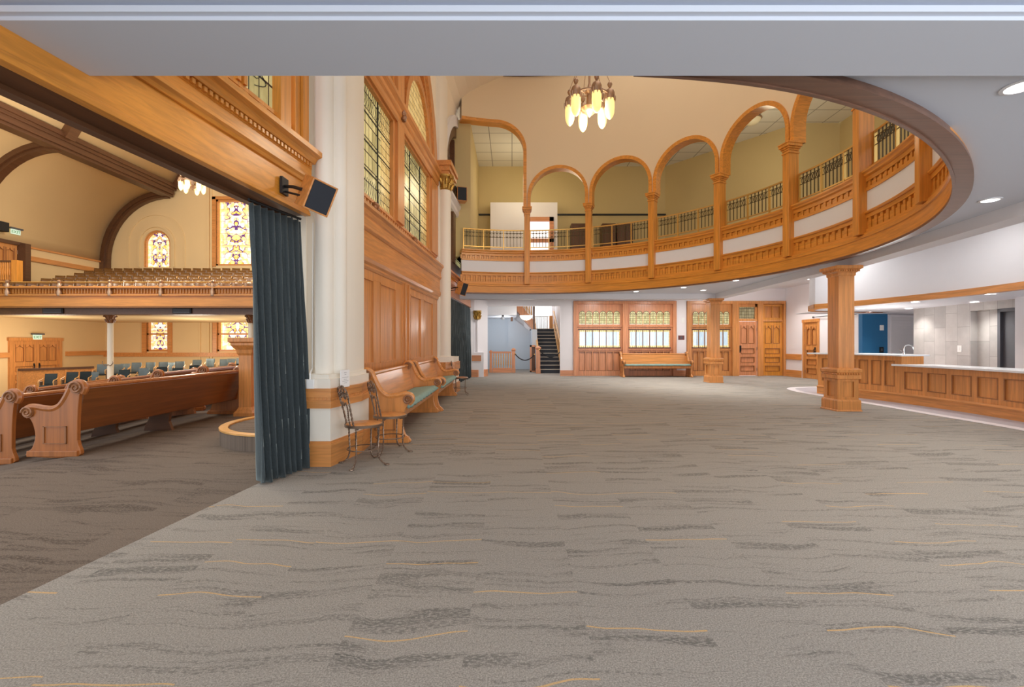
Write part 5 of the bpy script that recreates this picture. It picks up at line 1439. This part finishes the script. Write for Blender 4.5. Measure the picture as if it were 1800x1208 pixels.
# balcony
b = MB(S); b.box(-16.1, -4.2, 12.25, 18.0, 2.1, 2.3); struct('ceiling_under_balcony', b, M['tan'])
b = MB(S)
for k in range(7): b.box(-16.1, -4.2, 12.35+.6*k, 12.95+.6*k if k < 6 else 18.0, 2.3, 2.42+.175*k)
struct('floor_balcony', b, M['carpet_shaded'])
t = thing('balcony_parapet', 'carved oak front of the auditorium balcony with a brass rail', 'balcony front', S(-10, 12, 2.07))
b = MB(S); b.box(-16.1, -4.2, 12.0, 12.3, az(505, 12), az(503, 12)); b.box(-16.1, -4.2, 11.95, 12.3, az(506.5, 12), az(504.5, 12)); b.box(-16.1, -4.2, 12.06, 12.3, az(518, 12), az(506, 12)); b.build('panelled_band', M['band_dark'], t)
b = MB(S)
for k in range(150): b.box(-16.05+.079*k, -16.02+.079*k, 12.03, 12.06, az(515.5, 12), az(508, 12))
b.build('carved_band', M['band_dark'], t)
b = MB(S); b.box(-16.1, -4.2, 11.97, 12.3, az(520, 12), az(517.5, 12)); b.box(-16.1, -4.2, 12.02, 12.3, az(525, 12), az(520, 12)); b.box(-16.1, -4.2, 11.94, 12.3, az(539, 12), az(525, 12)); b.box(-16.1, -4.2, 11.98, 12.3, az(541, 12), az(539, 12)); b.build('fascia', M['band_dark'], t)
b = MB(S); b.box(-16.1, -4.2, 12.2, 12.6, az(553, 12.2), az(540.5, 12.2)); b.build('lower_beam', M['brown'], t)
b = MB(S); b.tube([(-16.1, 12.05, az(495.3, 12)), (-4.2, 12.05, az(495.3, 12))], .012, 6); b.build('brass_rail', M['brass'], t)
for px in (13, 104, 193, 283, 374):
    x = ax(px, 12); b = MB(S); b.lathe([(.05, -.3), (.06, -.2), (.035, -.12), (.06, -.05), (.03, .03), (.05, .08), (.02, .12)], (x, 12.0, az(500, 12)), 10); b.build('bracket', M['bronze'], t, smooth=True)
for px0, px1, nm in ((73, 109, 'left'), (302, 335, 'right')):
    t = thing('air_vent', 'black air grille under the balcony front, %s one of two' % nm, 'vent', S(ax((px0+px1)/2, 12.15), 12.15, az(546, 12.15)))
    b = MB(S); b.box(ax(px0, 12.15), ax(px1, 12.15), 12.17, 12.2, az(551, 12.15), az(542, 12.15)); b.build('frame', M['black'], t)
    b = MB(S)
    for k in range(4): b.box(ax(px0+2, 12.15), ax(px1-2, 12.15), 12.155, 12.17, az(550-2*k, 12.15), az(549-2*k, 12.15))
    b.build('slats', M['darkgrey'], t)
# slim columns under the balcony
for px, nm in ((194, 'left of the narrow stained window'), (441, 'at the edge of the near curtain')):
    x, y_ = ax(px, 12.7), 12.7; p = S(x, y_, 0); zf = zs(p[0], p[1])
    t = thing('iron_column', 'slim cream column with a dark capital under the balcony, '+nm, 'column', (p[0], p[1], zf), 0, 'slim columns under the balcony')
    zt = S(0, 0, az(553, 12.7))[2]
    b = MB(); b.lathe([(.16, zf), (.16, zf+.1), (.1, zf+.14), (.095, zt-.3)], (p[0], p[1], 0), 16); b.build('shaft', M['cream'], t, smooth=True)
    b = MB(); capital(b, (p[0], p[1], 0), .11, zt-.34, zt); b.build('capital', M['bench_dark'], t, smooth=True)
    b = MB()
    for s in (-1, 1):
        b.tube(spline([(p[0], p[1]-.1, zt-1.95), (p[0]+s*.1, p[1]-.12, zt-2.0), (p[0]+s*.2, p[1]-.12, zt-1.9), (p[0]+s*.2, p[1]-.12, zt-1.82)], 4), .014, 5)
    if px < 300: b.build('coat_hooks', M['iron'], t)
# double doors
DW = wall_map(-16.1*SK, 14.5*SK, 0, 1)         # u towards the end wall, v into the auditorium
def sz(z): return CAMZ+(z-CAMZ)*SK
zf = -1.0; H = sz(1.36)-zf
DD = lambda u, v, z: (-16.1*SK+v, 14.53*SK+u, zf+z)
r = struct_root('door_3')
b = MB(DD); W_ = 1.70*SK; b.box(-.0, .14, 0, .09, 0, H+.12); b.box(W_-.14, W_, 0, .09, 0, H+.12); b.box(-.04, W_+.04, 0, .11, H, H+.14); struct('frame', b, M['oak_v'], r)
gothic_leaf('leaf', DD, .14, W_/2-.005, H, M['oak_v'], r, .05, 3, W_/2-.12); gothic_leaf('leaf', DD, W_/2+.005, W_-.14, H, M['oak_v'], r, .05, 3, W_/2+.12)
def exit_sign(px, py, label):
    Y = -16.05/((px-900)/800); p = S(-16.05, Y, az(py, Y)); f = lambda u, v, z: (p[0]+v, p[1]+u, p[2]+z)
    t = thing('exit_sign', label, 'exit sign', p)
    b = MB(f); b.box(-.2, .2, .02, .05, -.16, .06); b.build('lit_panel', M['exit'], t)
    b = MB(f); b.box(-.26, .26, 0, .12, .06, .13); b.build('housing', M['darkgrey'], t)
    cu = bpy.data.curves.new('exit_lettering', 'FONT'); cu.body = 'EXIT'; cu.size = .18; cu.align_x = 'CENTER'; cu.extrude = .002; cu.materials.append(M['exitink'])
    tmp = bpy.data.objects.new('lettering_curve', cu); me = bpy.data.meshes.new_from_object(tmp); bpy.data.objects.remove(tmp)
    o = bpy.data.objects.new('lettering', me); COL.objects.link(o); o.parent = t; o.location = (.055, 0, -.115); o.rotation_euler = (PI/2, 0, PI/2)
exit_sign(64.5, 591, 'lit exit sign above the lower double doors'); exit_sign(26, 406, 'lit exit sign above the balcony door, upper left')
# upper balcony door with its jamb, baluster rail and a black speaker
YB = 13.55
r = struct_root('door_4')
UD = lambda u, v, z: S(-16.1+v, 14.0+u, 2.9+z)
b = MB(UD); b.box(.78, .95, -.02, .3, -.4, 1.62); b.box(-.9, .95, -.02, .12, 1.55, 1.66); struct('frame', b, M['brown'], r)
gothic_leaf('leaf', UD, .05, .77, 1.55, M['oak_v'], r, .04, 3, .12); gothic_leaf('leaf', UD, -.72, .03, 1.55, M['oak_v'], r, .04, 3)
t = thing('balcony_stair_rail', 'short oak baluster rail in front of the balcony door, upper left', 'railing', S(-14.4, 13.2, 2.9))
yy = 13.3; x0, x1 = ax(-14, yy), ax(24, yy)
b = MB(S); b.box(x0, x1, yy-.04, yy+.04, az(461, yy), az(458, yy)); b.build('handrail', M['brown'], t)
for k in range(10):
    x = x0+(x1-x0)*k/9.5; b = MB(S); b.lathe([(.014, 0), (.014, .1), (.03, .2), (.016, .4), (.024, .5), (.014, .56)], (x, yy, az(492, yy)), 8); b.build('baluster', M['gold_v'], t, smooth=True)
b = MB(S); b.box(ax(25, yy), ax(35, yy), yy-.08, yy+.08, az(497, yy), az(458, yy)); b.build('newel', M['gold_v'], t)
p = S(ax(1, 14), 14.0, az(398, 14)); t = thing('loudspeaker', 'black loudspeaker on the auditorium wall at the left edge of the photo', 'loudspeaker', p)
b = MB(place_map(*p)); b.box(-.22, .16, -.2, .2, -.2, .2); b.build('cabinet', M['black'], t, bev=.01)
b = MB(place_map(*p)); b.box(-.2, .14, -.215, -.2, -.18, .18); b.build('grille', M['grille'], t)
b = MB(place_map(*p)); b.tube([(-.2, 0, 0), (S(-16.0, 0, 0)[0]-p[0], 0, .02)], .03, 6); b.build('bracket', M['black'], t)
chandelier((S(ax(338, 13), 13, az(322, 13))[0], 13*SK, S(0, 13, az(320, 13))[2]), 'chandelier of lit glass shades hanging in the auditorium', 5.0)

# --- theatre seats
def make_seat(name, label, cat, group, back, cush, arm, teal=False):
    t = thing(name, label, cat, (0, 0, 0), 0, group)
    b = MB(); rows_ = []
    for j in range(5):
        z = .40+.46*j/4; rows_.append([(-.17+.34*i/6, -.2-.10*j/4-.035*(1-((i-3)/3)**2), z) for i in range(7)])
    b.grid(rows_); b.build('backrest', back, t, smooth=True, solid=.03)
    b = MB(); b.box(-.178, .178, -.18, .2, .40, .45); b.build('seat', cush, t, bev=.012)
    for s in (-1, 1):
        b = MB(); b.tube(spline([(s*.2, -.24, .70 if teal else .64), (s*.2, -.1, .655), (s*.2, .06, .64), (s*.2, .15, .62), (s*.2, .17, .56), (s*.2, .14, .46 if teal else .53)], 4), .017, 6); b.build('armrest', arm, t, smooth=False)
    b = MB()
    for s in (-1, 1): b.prism_vz([(-.16, 0), (.12, 0), (.1, .05), (.03, .1), (.05, .4), (.08, .6), (-.18, .6), (-.12, .1)], s*.2-.012, s*.2+.012)
    b.build('standard', M['iron'] if not teal else M['bronze'], t)
    return t
sg = 'brown seats of the balcony'
seat = make_seat('theatre_seat', 'x', 'theatre seat', sg, M['seat_brown'], M['pew'], M['blond']); ds = make_dup(seat); used = False
rowname = ['front row', 'second row', 'third row', 'fourth row', 'fifth row', 'back row']
for k in range(6):
    Y = 12.78+.6*k; z = 2.42+.175*k; px0 = [-6, 62, 88, 122, 140, 158][k]; x = ax(px0, Y)+.2; i = 0
    xe = ax(444, Y)
    while x < xe:
        i += 1
        lb = 'brown wooden balcony seat, %s from the left in the %s' % (ordinal(i), rowname[k])
        p = S(x, Y, z); rz = R(180+22)
        if not used: seat.location = p; seat.rotation_euler = (0, 0, rz); seat['label'] = lb; used = True
        else: ds(p, rz, lb, sg)
        x += .345
# lower seats, teal
tg = 'teal seats of the auditorium floor'
seat2 = make_seat('auditorium_seat', 'x', 'theatre seat', tg, M['teal'], M['tealdark'], M['blond'], True); ds2 = make_dup(seat2); used = False
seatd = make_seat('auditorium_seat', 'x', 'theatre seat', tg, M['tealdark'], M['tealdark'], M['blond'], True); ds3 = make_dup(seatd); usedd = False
LS = [  # centre px, top py, measured depth, dark
    (84, 658, 12.0, 1), (122, 655, 12.4, 1), (146, 654, 12.6, 1), (176, 641, 13.8, 0), (206, 641, 14.0, 0), (217, 640, 14.6, 0), (237, 638, 14.2, 0), (262, 637.5, 14.4, 0),
    (285, 637, 14.5, 0), (297, 638, 14.9, 0), (314, 636, 14.6, 0), (345, 633, 14.8, 0), (369, 631, 15.0, 0), (393, 632, 15.0, 0), (406, 631, 15.4, 0), (422, 630, 15.2, 0),
    (215, 651, 12.6, 1), (282, 646, 13.0, 1), (310, 648, 12.6, 1), (340, 643, 13.2, 1), (366, 648, 12.4, 1), (395, 645, 12.8, 1), (423, 640, 13.4, 1), (160, 655, 12.8, 0), (250, 648, 13.2, 0), (330, 650, 12.2, 0)]
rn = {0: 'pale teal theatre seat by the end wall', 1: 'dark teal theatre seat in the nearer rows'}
cnt = {0: 0, 1: 0}; taken = []
for px, py, Y, dk in sorted(LS):
    cnt[dk] += 1
    p = S(ax(px, Y), Y, az(py, Y))
    while any((p[0]-q[0])**2+(p[1]-q[1])**2 < .33 for q in taken): Y += .15; p = S(ax(px, Y), Y, az(py, Y))
    taken.append(p); top = p[2]; zf_ = min(zs(p[0], p[1]), top-.8); sc = 1.0
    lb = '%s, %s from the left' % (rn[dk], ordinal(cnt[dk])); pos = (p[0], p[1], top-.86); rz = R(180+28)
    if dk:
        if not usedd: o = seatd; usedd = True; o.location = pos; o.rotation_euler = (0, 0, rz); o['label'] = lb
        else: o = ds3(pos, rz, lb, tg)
    else:
        if not used: o = seat2; used = True; o.location = pos; o.rotation_euler = (0, 0, rz); o['label'] = lb
        else: o = ds2(pos, rz, lb, tg)
# low oak partition before the doors
t = thing('oak_barrier', 'low panelled oak barrier in front of the lower double doors', 'barrier', S(ax(110, 13.6), 13.6, -.3))
b = MB(S); x0, x1 = ax(34, 13.4), ax(182, 15.2)
f = wall_map(x0, 13.4, x1-x0, 1.4); F = lambda u, v, z: S(*f(u, v, z)); L_ = math.hypot(x1-x0, 1.4)
b = MB(F); b.box(0, L_, -.03, .0, -.5, az(652, 13.5)); b.build('boarding', M['oak_x'], t)
b = MB(F); b.box(-.03, L_+.03, -.05, .03, az(652, 13.5), az(648, 13.5)); b.build('cap_rail', M['brown'], t)
for u in (0, L_*.62, L_):
    b = MB(F); b.box(u-.04, u+.04, -.05, .02, -.5, az(648, 13.5)); b.build('post', M['oak_v'], t)

# --- curved rows of pews in the near auditorium
pm = dict(end=M['pew'], rail=M['pew'], carve=M['bench_dark'], back=M['pew_back'], cush=M['cushion'], dark=M['brown'])
pg = 'dark oak pews of the auditorium'
pw = make_pew(3.12, 'long dark oak pew nearest the room, seen from behind, carved arm at its near end', 'pew', pg, pm, False, legs=1, name='church_pew', h=.9)
pw.location = (-4.9, 5.1, zs(-5.2, 6.0)); pw.rotation_euler = (0, 0, R(90.3))
dpw = make_dup(pw)
nm = ['second', 'third', 'fourth', 'fifth', 'sixth', 'seventh', 'eighth']
for k in range(7):
    x = -4.9-.9*(k+1); y0 = 5.25+.12*k; z = zs(x-.3, y0+1.5)
    dpw((x, y0, z-.02), R(90.5+1.2*k), 'dark oak pew, %s row of pews counted from the room' % nm[k], pg)
    if k < 6:
        x2 = -4.9-.9*k; y2 = 8.6+.12*k; dpw((x2-.1-.05*k, y2, zs(x2-.3, y2+1.5)-.02), R(94+2*k), 'dark oak pew behind the %s pew row, farther from the camera' % (['nearest']+nm)[k], pg)
# tapered newel-like pedestal and the rounded step
t = thing('wood_pedestal', 'tall oak pedestal with moulded cap between the pews and the near curtain', 'pedestal', (-4.66, 8.05, 0))
b = MB(); b.square_lathe([(.17, 0), (.17, .06), (.14, .1), (.11, .16), (.11, 1.1)], (-4.66, 8.05, 0)); b.build('shaft', M['oak_v'], t, bev=.005)
b = MB(); b.square_lathe([(.11, 1.06), (.13, 1.1), (.14, 1.16), (.2, 1.24), (.2, 1.28), (.23, 1.3), (.23, 1.37)], (-4.66, 8.05, 0)); b.build('cap', M['oak_v'], t)
t = thing('rounded_step', 'rounded carpeted platform step with pale wood nosing beside the near curtain', 'step', (-2.9, 6.25, 0))
pl = [(-2.86+.99*math.cos(a), 6.28+.99*math.sin(a)) for a in [R(60+i*240/32) for i in range(33)]]; pl = [(min(x, -2.6), y) for x, y in pl]
b = MB(); b.prism_z(pl, 0, .185); b.build('riser', M['carpet_shaded'], t)
b = MB(); b.grid([[(min(-2.6, -2.86+r_*math.cos(a)), 6.28+r_*math.sin(a), .195) for a in [R(60+i*240/32) for i in range(33)]] for r_ in (1.0, .9)]); b.build('nosing', M['blond'], t, solid=.02)
# ================================================================== LIGHT AND CAMERA
def lamp(name, kind, loc, energy, color=(1, 1, 1), size=.3, rot=None, **kw):
    l = bpy.data.lights.new(name, kind); l.energy = energy; l.color = color
    if kind == 'AREA': l.shape = 'RECTANGLE'; l.size = size; l.size_y = kw.get('size_y', size)
    else: l.shadow_soft_size = size
    o = bpy.data.objects.new(name, l); COL.objects.link(o); o.location = loc
    if rot: o.rotation_euler = rot
    return o
WARM = (1, .88, .7)
lamp('chandelier_glow', 'POINT', (1.43, 8.4, 5.2), 90, (1, .86, .66), .35)
lamp('rotunda_fill', 'AREA', (1.8, 8.6, 10.4), 210, (1, .95, .88), 6.0, (0, 0, 0), size_y=9)  # added area light under the closed rotunda ceiling, no skylight above
for x, y, e in ((2, 15.8, 16), (7.2, 13.2, 30), (8.6, 9.2, 40), (.3, 16.0, 34)): lamp('gallery_fill', 'POINT', (x, y, 6.7), e, (1, .86, .6), .5)  # fills added to brighten the gallery; only one is near the bowl light
for p, e in (((-14, 15, 6.6), 850), ((-9, 9, 6.5), 450), ((-7.35*1.4, 18, 6.3), 400)):
    lamp('auditorium_fill', 'POINT', p, e, (1, .88, .7), .5)  # one for the hanging chandelier; the other two added to brighten the room
for x, y in ((-20, 19.5), (-15, 21.5), (-11, 21)): lamp('under_balcony_fill', 'POINT', (x, y, .9), 170, (1, .9, .74), .9)  # unseen fills added to lift the walls under the balcony, no fixtures
lamp('stair_hall_lamp', 'POINT', (ax(925, 18.6), 18.6, 2.0), 26, (1, .97, .92), .2)
lamp('stair_landing_daylight', 'AREA', (1.6, 24.0, 4.4), 14, (.95, .98, 1), 1.2, (R(20), 0, 0))
lamp('stair_hall_fill', 'POINT', (-.4, 21.0, 2.2), 22, (.9, .95, 1), .3)  # cool fill added in mid-air, not at any window
for x, y, e in ((7.15, 4.6, 14), (7.3, 7.6, 14), (7.3, 10.6, 14)): lamp('side_ceiling_fill', 'AREA', (x, y, 3.41), e, (1, .98, .95), .6, (0, 0, 0))  # area fills added behind the beam for the right side, no fixtures
for x, e in ((-.2, 26), (3.4, 40), (5.6, 40)): lamp('back_ceiling_fill', 'AREA', (x, 16.3, 2.96), e, (1, .97, .93), .5, (0, 0, 0))  # unseen area fills added past the cross beam to brighten the back wall
lamp('front_fill', 'AREA', (5.5, -2.6, 1.3), 270, (.92, .96, 1), 11, (R(90+14), 0, 0), size_y=2.2)  # cool area light added behind the camera to brighten ceiling and hall
lamp('back_corner_fill', 'POINT', (8.2, 15.6, 3.0), 36, (1, .97, .95), .2)  # point fill added in the far right corner
lamp('counter_room_fill', 'POINT', (9.2, 11.3, 1.4), 34, (1, .98, .95), .5)  # bare point fill added to brighten the soffit over the counter
w = bpy.data.worlds.new('daylight'); scene.world = w; w.use_nodes = True
bg = w.node_tree.nodes['Background']; bg.inputs[0].default_value = (.93, .96, 1, 1); bg.inputs[1].default_value = 1.2
cam = bpy.data.cameras.new('camera'); cam.lens = 16; cam.sensor_width = 36; cam.sensor_fit = 'HORIZONTAL'; cam.clip_start = .05; cam.clip_end = 200
co = bpy.data.objects.new('camera', cam); COL.objects.link(co); co.location = (0, 0, CAMZ); co.rotation_euler = (PI/2, 0, 0); scene.camera = co
vs = scene.view_settings; vs.view_transform = 'Standard'; vs.look = 'None'; vs.exposure = 0.3; vs.gamma = 1; vs.use_curve_mapping = False
scene.cycles.max_bounces = 10; scene.cycles.diffuse_bounces = 6; scene.cycles.glossy_bounces = 4; scene.cycles.sample_clamp_indirect = 6
scene.cycles.use_denoising = True
